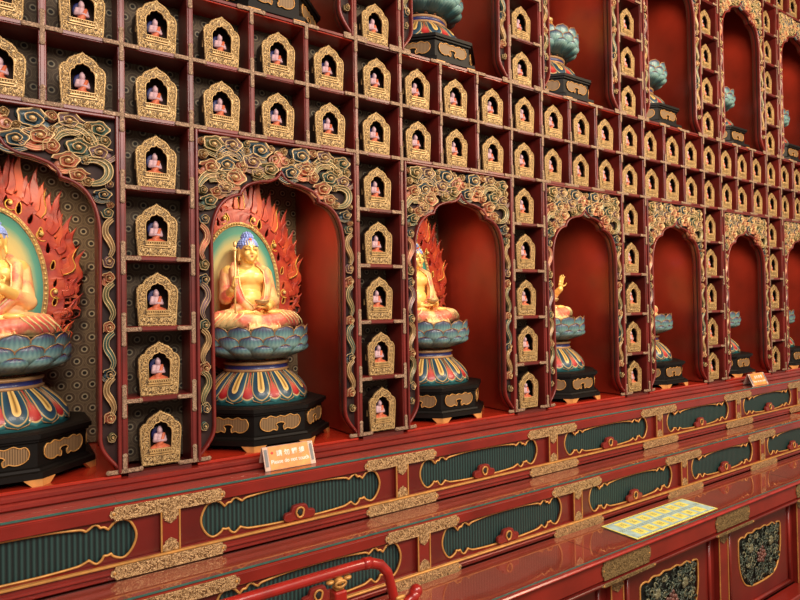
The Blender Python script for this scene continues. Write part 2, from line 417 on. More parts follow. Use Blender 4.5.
for j in range(1, 6):
    dup(c0, (KX(4*j)+P/2, 0, RZ(7)), 'red column of five shrine cells, %s column of the upper level from the left' % ORD[j-1])
def shelf_grid(k0, k1, r0, nr, label):
    t = empty('shelf_grid', (KX(k0), 0, RZ(r0)), label, 'shelf', 'long bands of shrine cells')
    n = k1-k0
    for i in range(nr+1):
        put('shelf_rail', MB().box((n*P/2, PD/2, i*R), (n*P+PW, PD, .02), M['frame'], .002).box((n*P/2, -.0015, i*R), (n*P, .005, .011), M['frame'], .001), t)
    for k in range(n+1):
        mb = MB()
        for i in range(nr):
            mb.box((k*P, PD/2, (i+.5)*R), (PW, PD, R-.021), M['frame'], .002); mb.box((k*P, -.002, (i+.5)*R), (PW*.55, .006, R-.02), M['frame'], .0015)
        put('divider', mb, t)
    for i in range(nr+1):
        for k in range(n+1):
            kk = k0+k
            col = kk % 4 in (0, 1)
            mb = MB(); cross_bracket(mb, k*P, i*R, i < nr or col, i > 0 or col, k > 0, k < n, -.0055); put('bracket_plate', mb, t)
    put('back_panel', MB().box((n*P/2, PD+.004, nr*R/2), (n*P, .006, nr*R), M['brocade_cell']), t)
    return t
shelf_grid(-4, 24, 5, 2, 'long red lattice band of two rows of shrine cells above the lower niches')
shelf_grid(12, 24, 12, 2, 'red lattice band of shrine cells above the upper niches at top right')

# ------------------------------------------------------------------ small gilt shrine boxes
def shrine_box():
    t = empty('shrine_box', (0, 0, 0), 'x', 'shrine box', 'small gilt shrine boxes')
    H, W = .205, .158
    out_half = [[(0, 0), (.010, -.0085), (.026, -.0155), (.042, -.0255), (.052, -.038), (.0545, -.045)], [(.0545, -.045), (.066, -.0495), (.0755, -.059), (.079, -.072), (.079, -.095)], [(.079, -.095), (.0715, -H)]]
    out = arch_pts(out_half, 3); out = [(v.x, v.y+H) for v in out]
    in_half = [[(0, -.037), (.007, -.044), (.0195, -.0475), (.0275, -.056), (.0285, -.0625)], [(.0285, -.0625), (.036, -.066), (.042, -.075), (.044, -.088)], [(.044, -.088), (.0415, -.146)]]
    inn = arch_pts(in_half, 3); inn = [(v.x, v.y+H) for v in inn]
    mb = MB(); mb.add(plate([out, inn], .0035, .0015, M['gilt']))
    mb.tube([(x, -.005, z) for x, z in [(a*.965, .004+b*.96) for a, b in out]], .0026, M['gilt_rim'], 5, closed=True)
    mb.tube([(x, -.005, z) for x, z in inn], .0026, M['gilt_rim'], 5, closed=True)
    rnd = random.Random(3)
    for s in (-1, 1):               # carved scrollwork round the opening
        for i in range(8):
            z = .035+i*.0165; x = s*(.0585+.002*sin(i*2)) if z < .125 else s*(.060-(z-.125)*.62)
            mb.tube([(x+.0075*(1-a/9)*cos(a+i), -.005, z+.0075*(1-a/9)*sin(a+i)) for a in [q*.8 for q in range(9)]], .0017, M['gilt_rim'], 4)
    put('gilt_frame', mb, t)
    mb = MB()
    mb.box((0, -.006, .046), (.088, .008, .006), M['gilt_rim'], .001); mb.box((0, -.006, .058), (.092, .009, .004), M['gilt_rim'], .001)
    for i in range(10): mb.ell((-.0385+i*.00855, -.007, .052), (.003, .004, .0055), M['gilt_rim'], 6)
    mb.box((0, -.006, .037), (.098, .006, .005), M['gilt_rim'], .001)
    for i in range(9): mb.ell((-.052+i*.013, -.004, .018+.003*cos(i*2)), (.0055, .004, .0065), M['gilt'], 6)
    put('lotus_rail', mb, t)
    mb = MB(); D_ = .07
    a = [Vector((x*.985, .002, .001+z*.985)) for x, z in out]; b = [v + Vector((0, D_, 0)) for v in a]
    mb.grid([a, b], M['case'], True, False); mb.face([mb.bm.verts.new(v) for v in b], M['case_in'], False)
    mb.box((-.0755, .022, .085), (.005, .006, .030), M['gilt_rim'], .001)
    mb.box((0, .03, .045), (.1, .055, .006), M['case_in'])
    put('case', mb, t)
    fig = MB()
    fig.ell((0, .012, .083), (.0135, .011, .022), M['mini_skin'], 10).ell((0, .010, .112), (.0098, .0105, .0118), M['mini_skin'], 10).ell((0, .012, .122), (.0055, .0055, .005), M['mini_skin'], 8)
    for s in (-1, 1): fig.chain([((s*.013, .012, .098), .0062), ((s*.0185, .006, .080), .0052), ((s*.004, -.002, .081), .0045)], M['mini_skin'], 8)
    FS = Matrix.Translation((0, .010, .055)) @ Matrix.Scale(1.22, 4) @ Matrix.Translation((0, 0, -.055)); fm_ = remesh(fig, .0022, 3, M['mini_skin']); fm_.transform(FS); o = link('figure', fm_, t)
    rb = MB()
    for s in (-1, 1): rb.chain([((s*.006, .012, .062), .011), ((s*.026, .004, .056), .0085), ((0, -.002, .055), .0085)], M['mini_robe'], 8)
    rb.chain([((.013, .010, .099), .0062), ((.004, .002, .076), .0075), ((-.004, .004, .066), .01)], M['mini_robe'], 8)
    fm_ = remesh(rb, .0024, 2, M['mini_robe']); fm_.transform(FS); link('robe', fm_, o)
    put('halo', MB().ell((-.006, .040, .108), (.024, .003, .030), M['mini_halo'], 14), t)
    return t
SB = shrine_box()
def cell_phrase_band(k):
    j = (k+3)//4
    q = (k+3) % 4
    if k % 4 == 0: return 'over the %s narrow column' % ORD[k//4] if k >= 0 else 'over the far left column'
    return '%s cell over %s' % (['left', 'middle', 'right'][q], NS[j])
first = True
def place_box(k, r, label):
    global first
    x, y, z = KX(k)+P/2, .028+random.uniform(-.004, .006), RZ(r)+.0105
    if not in_frame(x, y, z+.1, 14): return
    if first:
        first = False; o = SB; o.location = (x, y, z); o['label'] = label
    else: o = dup(SB, (x, y, z), label)
    o.scale = (.94, 1, 1); o.rotation_euler = (0, 0, random.uniform(-.05, .05)); o.location.x += .004 + random.uniform(-.006, .006)
LV = ['bottom', 'second', 'middle', 'fourth', 'top']
for j in range(6):
    for r in range(5): place_box(4*j, r, 'gilt shrine box with seated figure, %s cell%s of the %s lower column' % (LV[r], ' up' if r in (1, 3) else '', ORD[j]))
for k in range(-4, 24):
    for r in (0, 1): place_box(k, 5+r, 'gilt shrine box, %s row of lattice band, %s' % (['lower', 'upper'][r], cell_phrase_band(k)))
for j in range(1, 6):
    for r in range(5): place_box(4*j, 7+r, 'gilt shrine box with seated figure, %s cell%s of the %s upper column' % (LV[r], ' up' if r in (1, 3) else '', ORD[j-1]))
for k in range(12, 24):
    for r in (0, 1): place_box(k, 12+r, 'gilt shrine box, %s row of the topmost band, %s' % (['lower', 'upper'][r], cell_phrase_band(k).replace('lower', 'upper')))

# ------------------------------------------------------------------ carved cloud scrolls
def volute(mb, c, rx, rz, mat, sgn=1, turns=1.55, ph=0., depth=.021, lobes=.1, boss=True):
    n = 40; A = turns*2*pi; rows = []
    for i in range(n+1):
        f = i/n; a = ph + sgn*f*A; ro = (1-.80*f**.82); wd = .42*(1-.62*f)
        ro *= 1 + lobes*(1-f)*sin(5*a+1); row = []
        hh = depth*(.55+.65*f)
        for q, hgt, in ((0, 0.), (.05, .95), (.17, 1.10), (.27, .95), (.42, .62), (.8, .45), (1.1, .0)):
            r = max(ro - wd*q, .02)
            row.append(Vector((c[0]+rx*r*cos(a), c[1]-hh*hgt, c[2]+rz*r*sin(a))))
        rows.append(row)
    mb.grid(rows, mat, False, True, mfun=lambda i, j: M['cloud_edge'] if j in (1, 2) else M['cloud_light'] if j == 3 else mat)
    if boss: mb.ell((c[0], c[1]-depth*1.0, c[2]), (rx*.17, depth*.5, rz*.17), M['cloud_edge'], 8)
def ribbon(mb, pts, w0, mat, depth=.014, y=0.):
    pts = smooth_pts([Vector((x, 0, z)) for x, z in pts], 6); fr = frames(pts); rows = []; n = len(pts)
    for i, (p, (t_, a, b)) in enumerate(zip(pts, fr)):
        f = i/(n-1); w = w0*(.35+.65*sin(pi*min(1, .12+f*.8)))
        nrm = Vector((-t_.z, 0, t_.x)); row = []
        for s, hgt in ((-1, .0), (-.95, .9), (-.80, 1.0), (-.66, .5), (-.28, .62), (-.12, .95), (.02, .98), (.16, .5), (.5, .6), (.70, 1.0), (.86, .9), (1, 0)):
            row.append(p + nrm*w*s + Vector((0, y-depth*hgt, 0)))
        rows.append(row)
    mb.grid(rows, mat, mfun=lambda i, j: M['cloud_edge'] if j in (1, 5, 9) else mat)
SCROLL = {}
def scroll_mesh(kind, color, var=0):
    key = (kind, color, var)
    if key in SCROLL: return SCROLL[key]
    mb = MB(); m = CL[color]; rnd = random.Random(hash(kind) % 97 + var*7 if False else var*7+len(kind))
    if kind == 'single':
        sg = 1 if var % 2 else -1
        volute(mb, (0, -.002, 0), .060, .044, m, sg, 2.0, pi*.1 if sg > 0 else pi*.9, lobes=.13)
        mb.ell((-sg*.026, .002, .012), (.026, .009, .022), m, 10); mb.ell((sg*.03, .002, -.012), (.024, .008, .018), m, 10)
        ribbon(mb, [(-sg*.03, -.036), (sg*.02, -.043), (sg*.056, -.026), (sg*.072, -.008)], .011, m, .012)
    elif kind == 'double':
        for s in (-1, 1): volute(mb, (s*.026, 0, -.002), .032, .034, m, s, 1.35, pi/2, lobes=.06)
        mb.ell((0, -.003, .022), (.02, .012, .016), m, 12); mb.tube([(.026*cos(a), -.006, .022+.018*sin(a)) for a in [pi*q/8 for q in range(9)]], .003, M['cloud_edge'], 5)
        mb.ell((0, .0, -.004), (.052, .007, .032), m, 14)
    elif kind == 'round':
        mb.ell((0, 0, 0), (.034, .008, .034), m, 16); volute(mb, (0, -.002, 0), .045, .045, m, 1 if var % 2 else -1, 2.1, rnd.random()*6, lobes=.09)
    elif kind == 'arc':
        ribbon(mb, [(-.062, -.022), (-.045, .012), (-.008, .030), (.035, .022), (.062, -.004), (.075, -.03)], .019, m, .015)
        ribbon(mb, [(-.052, -.036), (-.03, -.006), (0, .004), (.03, -.004)], .010, m, .012)
    elif kind == 'hook':
        ribbon(mb, [(-.05, .036), (-.005, .046), (.036, .028), (.042, -.01), (.018, -.042), (-.022, -.055)], .019, m, .016)
    elif kind == 'wave':
        ribbon(mb, [(.022, .075), (-.012, .05), (-.018, .015), (.008, -.02), (.02, -.05), (.004, -.078)], .019, m, .018)
    SCROLL[key] = mb.mesh('cloud_scroll'); return SCROLL[key]
# outline of the arched opening, from the centre of the frame's top edge
HALF = [[(0, -.146), (.013, -.167), (.05, -.187), (.092, -.194), (.145, -.213), (.170, -.240), (.173, -.256)],
        [(.173, -.256), (.21, -.266), (.252, -.298), (.281, -.355), (.294, -.43), (.294, -.52)],
        [(.294, -.52), (.290, -1.19)], [(.290, -1.19), (.297, -1.225), (.318, -1.262), (.354, -1.306)]]
HW, HH = P*1.5-PW/2, 5*R-.010     # half width, height inside posts and rails
def niche():
    t = empty('arched_niche', (0, 0, 0), 'x', 'niche', 'arched wall niches')
    T = 5*R
    arch = [(v.x, v.y+T) for v in arch_pts(HALF, 4)]
    b = .011
    # carved ground with the arched opening
    poly_out = [(-HW, .004), (-HW, HH), (HW, HH), (HW, .004)]
    poly = poly_out + arch[::-1]
    me = plate([poly], .004, 0, M['carve_back']); me.transform(Matrix.Translation((0, .022, 0))); cp = link('carved_panel', me, t)
    mb = MB()
    for s in (-1, 1): mb.box((s*(HW-b/2), .004, HH/2+.004), (b, .036, HH-.006), M['frame'], .003)
    mb.box((0, .004, HH-b/2), (2*HW-2*b-.0005, .036, b), M['frame'], .003)
    put('border_moulding', mb, t)
    # moulding that follows the opening: section swept along the outline
    pts = [Vector((x, 0, z)) for x, z in arch]; rows = []
    for i, p in enumerate(pts):
        a = pts[max(i-1, 0)]; c = pts[min(i+1, len(pts)-1)]; d0 = (p-a).normalized() if i else (c-p).normalized(); d1 = (c-p).normalized() if i < len(pts)-1 else d0
        n_ = Vector((-(d0+d1).z, 0, (d0+d1).x)).normalized(); k = 1/max(.62, n_.dot(Vector((-d1.z, 0, d1.x)).normalized()))
        rows.append([p + n_*k*o + Vector((0, y, 0)) for o, y in ((.011, .03), (.012, .002), (.010, -.005), (.005, -.008), (.0, -.003), (-.002, .004), (.001, .012), (.001, .035), (.004, .058), (.016, .062))])
    mb = MB(); mb.grid(rows, M['arch_red']); put('arch_moulding', mb, t)
    dp, zf = .655, .0
    mb = MB(); put('side_panel', MB().box((-HW+.0045, (.03+dp)/2, T/2), (.008, dp-.03, T-.012), M['niche_red']), t)
    put('side_panel', MB().box((HW-.0045, (.03+dp)/2, T/2), (.008, dp-.03, T-.012), M['niche_red']), t)
    put('back_panel', MB().box((0, dp+.004, T/2), (2*HW, .008, T-.01), M['brocade']), t)
    put('soffit', MB().box((0, dp/2+.02, T-.006), (2*HW, dp-.04, .008), M['frame_in']), t)
    put('floor_panel', MB().box((0, dp/2, -.006), (2*HW, dp, .012), M['niche_floor'], .002), t)
    # cloud scrolls
    L = [('single', -.305, -.060, 'olive', .95, 1), ('single', -.213, -.052, 'mauve', .95, 0), ('round', -.336, -.104, 'ochre', .55, 0), ('single', -.322, -.151, 'salmon', .8, 0),
         ('arc', -.214, -.090, 'blue', .85, 0), ('single', -.238, -.137, 'blue', .98, 1), ('single', -.093, -.058, 'blue', 1.1, 0), ('single', -.127, -.112, 'mauve', .95, 1), ('round', -.172, -.135, 'salmon', .7, 1),
         ('single', -.204, -.184, 'salmon', 1.05, 0), ('arc', -.305, -.205, 'olive', 1.0, 0), ('double', -.005, -.086, 'salmon', .95, 0), ('single', -.05, -.133, 'olive', .8, 0), ('single', .094, -.060, 'blue', 1.05, 1),
         ('single', .046, -.136, 'blue', .9, 0), ('single', -.104, -.160, 'olive', .62, 1), ('single', .116, -.115, 'salmon', .95, 0), ('single', .205, -.050, 'mauve', .85, 1), ('arc', .212, -.094, 'olive', 1.0, 0),
         ('round', .152, -.146, 'salmon', .75, 0), ('single', .232, -.140, 'teal', .85, 1), ('single', .310, -.066, 'teal', .8, 0), ('round', .318, -.105, 'olive', .62, 1), ('single', .308, -.150, 'mauve', .78, 1), ('single', .200, -.192, 'salmon', .85, 0),
         ('single', .232, -.240, 'salmon', .68, 1), ('hook', .292, -.218, 'olive', .9, 0), ('single', .314, -.302, 'blue', .58, 0), ('round', .326, -.366, 'teal', .56, 1), ('single', -.240, -.232, 'mauve', .70, 1), ('single', -.305, -.288, 'teal', .66, 0), ('round', -.326, -.362, 'blue', .56, 1),
         ('round', .012, -.048, 'ochre', .5, 1), ('round', -.345, -.052, 'salmon', .4, 0), ('round', -.152, -.070, 'ochre', .45, 0), ('round', .152, -.090, 'mauve', .5, 1), ('round', .262, -.060, 'ochre', .45, 1), ('round', -.268, -.100, 'olive', .5, 1)]
    L += [('round', -.330, -.248, 'olive', .5, 0), ('single', -.278, -.250, 'salmon', .55, 1), ('round', -.338, -.318, 'mauve', .34, 1), ('round', .333, -.262, 'mauve', .42, 0), ('round', .262, -.258, 'ochre', .5, 1), ('round', .336, -.336, 'salmon', .34, 1), ('round', -.045, -.048, 'mauve', .48, 0), ('round', .046, -.088, 'ochre', .45, 1), ('round', .152, -.042, 'salmon', .55, 0), ('round', -.152, -.040, 'teal', .48, 1), ('single', .264, -.106, 'olive', .58, 0), ('round', -.262, -.186, 'blue', .5, 0), ('round', .256, -.182, 'blue', .46, 1)]
    jam = [('wave', 'ochre', -.455), ('round', 'mauve', -.545), ('single', 'salmon', -.605), ('wave', 'olive', -.69), ('round', 'salmon', -.785), ('wave', 'teal', -.87), ('single', 'blue', -.955), ('wave', 'ochre', -1.035), ('round', 'salmon', -1.115), ('round', 'olive', -1.185)]
    for s in (-1, 1):
        for i, (kd, c, v) in enumerate(jam):
            c2 = c if s > 0 else ['salmon', 'olive', 'blue', 'mauve', 'teal', 'ochre', 'salmon', 'olive', 'blue', 'teal'][i]
            sc, zz_ = {'round': (.54, 1.2), 'single': (.40, 1.5)}.get(kd, (.62, 1.45))
            L.append((kd, s*.3285 if v > -1.15 else s*.3345, v, c2, sc*(1 if v > -1.15 else .75), i % 2, zz_))
    for kd, u, v, c, sc, var, *zz in L:
        ex = {'round': .046, 'single': .068, 'double': .06, 'hook': .062, 'arc': .078}.get(kd, .03)*sc
        if not zz and abs(u)+ex > .353: u = math.copysign(.353-ex, u)
        mx = -sc if (kd in ('wave', 'hook', 'arc') and u < 0) else sc
        link('cloud_scroll', scroll_mesh(kd, c, var), cp, (u, .009-(.0 if sc > .7 else -.002), T+v), (0, random.uniform(-.2, .2) if kd in ('single', 'round') and not zz else 0, 0), (mx, 1.0, sc*(zz[0] if zz else 1)))
    return t
N0 = niche()
NX = [KX(4*j-3)+P*1.5 for j in range(7)]
lows = ['tall arched niche cut by the left edge, statue with raised hands inside', 'arched niche framed by cloud carving, staff holding golden statue inside', 'arched niche with statue half hidden by its left jamb, flames showing', 'arched niche with a raised golden hand beside its left jamb',
        'fifth arched lower niche, only a pink knee and lotus showing', 'sixth arched lower niche, a teal lotus showing at its left jamb', 'arched lower niche at the right edge, partly cut off']
for j in range(7):
    if j == 0: N0.location = (NX[0], 0, RZ(0)); N0['label'] = lows[0]
    else: dup(N0, (NX[j], 0, RZ(0)), lows[j])
ups = {1: 'arched upper niche over the staff holding statue, only its foot showing', 2: 'second upper arched niche, big teal lotus cut by the top edge', 3: 'third upper arched niche with lotus on black base beside narrow column', 4: 'fourth upper arched niche, wide red inside', 5: 'fifth upper arched niche, pointed arch top showing', 6: 'upper arched niche at the right edge'}
for j in range(1, 7): dup(N0, (NX[j], 0, RZ(7)), ups[j])

# ------------------------------------------------------------------ lotus pedestals
def petal_row(mb, n, ph, r0, z0, r1, z1, wid, bulge, mat, flare=.0, rim=True, tip=.55, nv=8, nu=8, rimr=.0035, curl=0.):
    for k in range(n):
        a0 = ph+2*pi*k/n; rows = []
        for i in range(nv+1):
            v = i/nv; w = wid*(.66+.34*sin(pi*v/1.2) if v < .6 else sqrt(max(0, 1-((v-.6)/.4)**3)))
            rr = r0+(r1-r0)*sin(v*pi/2)**1.0 + flare*max(0, v-.6)**2; zz = z0+(z1-z0)*v
            row = []
            for j in range(nu+1):
                u = -1+2*j/nu; tipz = (1 if z1 > z0 else -1)*tip*.02*(1-abs(u))*max(0, v-.7)/.3
                b = bulge*(1-u*u)*sin(pi*min(1, v*.9+.08)); a = a0+u*w/max(rr, .05)
                row.append(Vector(((rr+b+curl*u*u*v)*cos(a), (rr+b+curl*u*u*v)*sin(a), zz+tipz)))
            rows.append(row)
        mb.grid(rows, mat, uv=True)
        if rim:
            edge = [r[0] for r in rows[1:]] + rows[-1][1:-1] + [r[-1] for r in rows[1:]][::-1]
            mb.tube([e*1.004 for e in edge], rimr, M['petal_rim'], 5)
def pedestal():
    t = empty('lotus_pedestal', (0, 0, 0), 'x', 'pedestal', 'painted lotus pedestals')
    k8 = 1/cos(pi/8); ph = pi/8
    mb = MB(); mb.lathe([(.335*k8, .024), (.335*k8, .044), (.318*k8, .048), (.312*k8, .056), (.300*k8, .060), (.300*k8, .144), (.312*k8, .148), (.312*k8, .156), (.322*k8, .158), (.322*k8, .174), (.30*k8, .180)], 8, M['black_wood'], phase=ph, smooth=False)
    base = put('octagonal_base', mb, t)
    half = [[(0, .0), (.012, .004), (.022, -.006), (.012, -.018), (.012, -.026)]]
    def cart():
        R_ = [(.0, .032), (.02, .026), (.035, .03), (.05, .034), (.068, .026), (.086, .028), (.098, .010), (.094, -.012), (.076, -.026), (.052, -.030), (.034, -.024), (.018, -.030), (.014, -.014), (.022, -.006), (.014, .002), (0, .004)]
        r_ = smooth_pts([Vector(p_) for p_ in R_], 3); full = [(v.x, v.y) for v in r_] + [(-v.x, v.y) for v in r_[::-1]][1:-1]
        return full
    cf = cart()
    cmb = MB(); cmb.add(plate([cf], .0025, 0, M['cart'])); cmb.tube([(x, -.0035, z) for x, z in cf], .0024, M['gold_line'], 5, closed=True); cme = cmb.mesh('cartouche')
    for f in range(8):
        a = -pi/2 + f*pi/4
        if sin(a) > .3: continue
        o = link('cartouche', cme, base, (.3025*cos(a), .3025*sin(a), .104), (0, 0, a+pi/2))
        for s in (-1, 1):
            fm = MB(); y = 0; th = [(0, 0), (.062, .03), (0, .03)]
            V = [[Vector((s*(.139-x), yy, z)) for x, z in ((0, 0), (.034, 0), (.060, .0235), (0, .0235))] for yy in (-.012, .004)]
            fm.grid(V, M['foot_gold'], True, False); fm.face([fm.bm.verts.new(p_) for p_ in V[0]], M['foot_gold'], False)
            put('corner_foot', fm, base, (.325*cos(a), .325*sin(a), 0.0), rot=(0, 0, a+pi/2))
    mb = MB(); petal_row(mb, 12, pi/12+pi/12, .15, .312, .250, .186, .056, .006, M['skirt_red'], .0, False, 0., 9, 8)
    put('under_petals', mb, t)
    mb = MB(); petal_row(mb, 12, pi/12, .150, .318, .248, .187, .051, .014, M['skirt'], .02, True, .0, 12, 10, .0026)
    put('skirt_petals', mb, t)
    put('skirt_core', MB().lathe([(.255, .180), (.235, .205), (.15, .30), (.14, .32)], 24, M['skirt_red']), t)
    put('waist_band', MB().lathe([(.155, .312), (.162, .317), (.162, .324), (.155, .327), (.155, .345), (.162, .348), (.162, .355), (.15, .36)], 32, M['blue_band'], mats=[M['petal_rim'], M['petal_rim'], M['petal_rim'], M['blue_band'], M['petal_rim'], M['petal_rim'], M['petal_rim']]), t)
    mb = MB(); mb.lathe([(.13, .355), (.135, .365), (.125, .378), (.15, .392), (.17, .40)], 28, M['waist_red'])
    for k in range(16): mb.ell((.136*cos(k*pi/8), .136*sin(k*pi/8), .372), (.017, .017, .008), M['waist_red'], 7)
    put('carved_waist', mb, t)
    cup = put('lotus_core', MB().lathe([(.15, .385), (.175, .395), (.205, .45), (.232, .490), (.225, .497)], 32, M['petal']), t)
    for (n_, ph_, a, b_, c, d, w, bl) in ((14, 0, .135, .368, .246, .436, .056, .034), (14, pi/14, .162, .374, .252, .478, .058, .027), (14, 0, .176, .400, .250, .520, .058, .018)):
        mb = MB(); petal_row(mb, n_, ph_, a, b_, c, d, w, bl, M['petal'], .03, True, .12, 12, 10, .0028, .0); put('petal_row', mb, t)
    return t
PD0 = pedestal()
pl = ['teal lotus pedestal on black base under the statue with raised hands, left edge', 'teal lotus pedestal on black octagonal base under the staff holding statue', 'lotus pedestal in the third lower niche, half hidden by the left jamb', 'lotus pedestal in the fourth lower niche, below the raised hand',
      'lotus pedestal in the fifth lower niche, under the pink knee', 'lotus pedestal in the sixth lower niche', 'lotus pedestal in the lower niche at the right edge']
PY = .33
for j in range(7):
    if j == 0: PD0.scale = (.935, .935, 1); PD0.location = (NX[0]-.012, PY, RZ(0)); PD0['label'] = pl[0]
    else: dup(PD0, (NX[j], PY, RZ(0)), pl[j])
upl = {1: 'black pedestal base peeking in at the top edge over the staff holding statue', 2: 'large teal lotus pedestal in the second upper niche, cut by the top edge', 3: 'teal lotus pedestal in the third upper niche', 4: 'teal lotus pedestal in the fourth upper niche', 5: 'lotus pedestal in the fifth upper niche under the pointed arch', 6: 'lotus pedestal in the upper niche at the right edge'}
for j in range(1, 7): dup(PD0, (NX[j], PY, RZ(7)), upl[j])

# ------------------------------------------------------------------ seated golden statues
def hand(mb, w, d, up, m, curl=.6, s=1.0, spread=.0, side=1):
    """five-fingered hand: wrist w, pointing d, palm normal up"""
    w, d, up = Vector(w), Vector(d).normalized(), Vector(up).normalized(); x = d.cross(up).normalized()*side
    pc = w + d*.020*s
    for i in range(-2, 3): mb.ell(pc + x*.0045*i*s, .0078*s, m, 8); mb.ell(pc + d*.012*s + x*.0045*i*s, .0074*s, m, 8)
    for i, ln in enumerate((.030, .035, .033, .026)):
        b = pc + d*.016*s + x*(-.0115+.0077*i)*s; dd = (d + x*(i-1.5)*spread).normalized()
        p1 = b + dd*ln*.5*s; d2 = (dd*(1-curl) + up*curl).normalized(); p2 = p1 + d2*ln*.5*s
        mb.cap(b, p1, .0044*s, .004*s, m, 7); mb.cap(p1, p2, .004*s, .0034*s, m, 7)
    b = pc - x*.016*s - d*.006*s; p1 = b + (d*.5 - x*.8 + up*.4).normalized()*.016*s; mb.cap(b, p1, .0052*s, .0046*s, m, 7); mb.cap(p1, p1 + (d*.8 + up*.6).normalized()*.013*s, .0044*s, .0036*s, m, 7)
def statue(pose, label):
    t = empty('seated_statue', (0, 0, 0), label, 'statue', 'gilded seated statues')
    g = M['gold_skin']; b = MB()
    b.ell((0, .105, .20), (.084, .068, .125), g, 24).ell((0, .095, .25), (.096, .064, .066), g, 24).ell((0, .075, .145), (.078, .064, .062), g, 24)
    for s in (-1, 1):
        b.ell((s*.037, .050, .252), (.042, .021, .030), g, 16).ell((s*.094, .105, .274), (.040, .040, .040), g, 16)
        b.ell((s*.0475, .082, .385), (.008, .013, .026), g, 10).cap((s*.048, .078, .36), (s*.050, .074, .338), .0065, .008, g, 8)
        b.ell((s*.019, .036, .366), (.019, .016, .017), g, 12)
        b.ell((s*.0185, .0315, .3905), (.0135, .007, .0062), g, 10)
        b.tube([(s*.004, .024, .3945), (s*.014, .0235, .4015), (s*.028, .0295, .4005), (s*.036, .039, .395)], .0028, g, 6)
    b.cap((0, .10, .29), (0, .085, .345), .040, .034, g).ell((0, .078, .388), (.0445, .052, .060), g, 24).ell((0, .052, .352), (.032, .034, .030), g, 18).ell((0, .028, .337), (.013, .011, .011), g, 10)
    b.cap((0, .027, .396), (0, .0165, .372), .0045, .0072, g, 8)
    for s in (-1, 1): b.ell((s*.0075, .0235, .371), (.005, .006, .0045), g, 8)
    b.ell((0, .0255, .3565), (.0125, .0068, .0038), g, 10).ell((0, .0275, .3505), (.010, .0068, .0038), g, 10)
    sl = []   # sleeve paths
    if pose == 'staff':
        aR = [((-.100, .105, .274), .033), ((-.126, .060, .155), .027), ((-.116, -.022, .190), .020)]; hand(b, (-.118, -.022, .192), (.06, -.35, 1), (.95, -.2, 0), g, .85, 1.15)
        aL = [((.100, .105, .274), .033), ((.126, .060, .135), .027), ((.055, -.055, .112), .020)]; hand(b, (.055, -.055, .112), (-1, -.25, -.05), (0, -.1, 1), g, .25, 1.15)
    elif pose == 'lap':
        aR = [((-.100, .105, .274), .033), ((-.126, .060, .135), .027), ((-.055, -.055, .108), .020)]; hand(b, (-.055, -.055, .108), (1, -.25, -.05), (0, -.1, 1), g, .25, 1.15)
        aL = [((.100, .105, .274), .033), ((.126, .060, .135), .027), ((.055, -.055, .112), .020)]; hand(b, (.055, -.055, .115), (-1, -.25, -.05), (0, -.1, 1), g, .25, 1.15)
    elif pose == 'chest':
        aR = [((-.100, .105, .274), .033), ((-.126, .050, .150), .027), ((-.035, -.02, .215), .020)]; hand(b, (-.035, -.02, .218), (.55, -.2, .85), (.3, .9, 0), g, .5, 1.2)
        aL = [((.100, .105, .274), .033), ((.126, .050, .140), .027), ((.035, -.035, .190), .020)]; hand(b, (.035, -.035, .192), (-.55, -.2, .85), (-.3, .9, 0), g, .5, 1.2)
    else:
        aR = [((-.100, .105, .274), .033), ((-.126, .060, .135), .027), ((-.055, -.055, .108), .020)]; hand(b, (-.055, -.055, .108), (1, -.25, -.05), (0, -.1, 1), g, .25, 1.15)
        aL = [((.100, .105, .274), .033), ((.136, .050, .145), .027), ((.140, -.03, .205), .021)]; hand(b, (.140, -.03, .208), (.15, -.1, 1), (0, -1, .1), g, .15, 1.35, .12, -1)
    for a in (aR, aL): b.chain(a, g, 14)
    for s in (-1, 1): b.ell((s*.075, -.088, .084), (.040, .018, .013), g, 12)
    b.ell((0, .06, .06), (.13, .09, .06), g, 18)
    body = link('body', remesh(b, .0034, 3, g), t)
    r = MB(); q = M['robe']
    for s, a in ((-1, aR), (1, aL)):
        sh, el, wr = Vector(a[0][0]), Vector(a[1][0]), Vector(a[2][0])
        r.chain([(sh+Vector((0, .004, -.004)), .039), (el+Vector((-s*.004, .004, 0)), .033)], q, 14)
        fa = el.lerp(wr, .45); r.cap(el, fa, .033, .027, q, 14)
        r.chain([(Vector((s*.062, .115, .318)), .018), (Vector((s*.084, .062, .285)), .023), (Vector((s*.084, .034, .21)), .022), (Vector((s*.066, .012, .15)), .022), (Vector((s*.02, .0, .102)), .022)], q, 14)
        r.chain([(Vector((s*.065, .07, .058)), .052), (Vector((s*.178, -.015, .052)), .042)], q, 16)
        r.chain([(Vector((s*.186, -.035, .044)), .040), (Vector((s*.10, -.098, .046)), .036), (Vector((-s*.03, -.112, .040)), .028)], q, 16)
    r.ell((0, .140, .20), (.094, .058, .13), q, 20).cap((-.08, .035, .10), (.08, .035, .10), .030, .030, q, 14)
    r.ell((0, -.02, .045), (.10, .07, .030), q, 20).ell((0, -.128, .012), (.085, .030, .020), q, 18).ell((0, -.005, .008), (.195, .120, .014), q, 26)
    for k in range(5): r.tube([(-.07+.035*k, -.125, .045-.004*abs(k-2)), (-.075+.0375*k, -.148, .026), (-.08+.04*k, -.152, .002)], .005, q, 6)
    link('robe', remesh(r, .0040, 2, q), body)
    tm = MB()
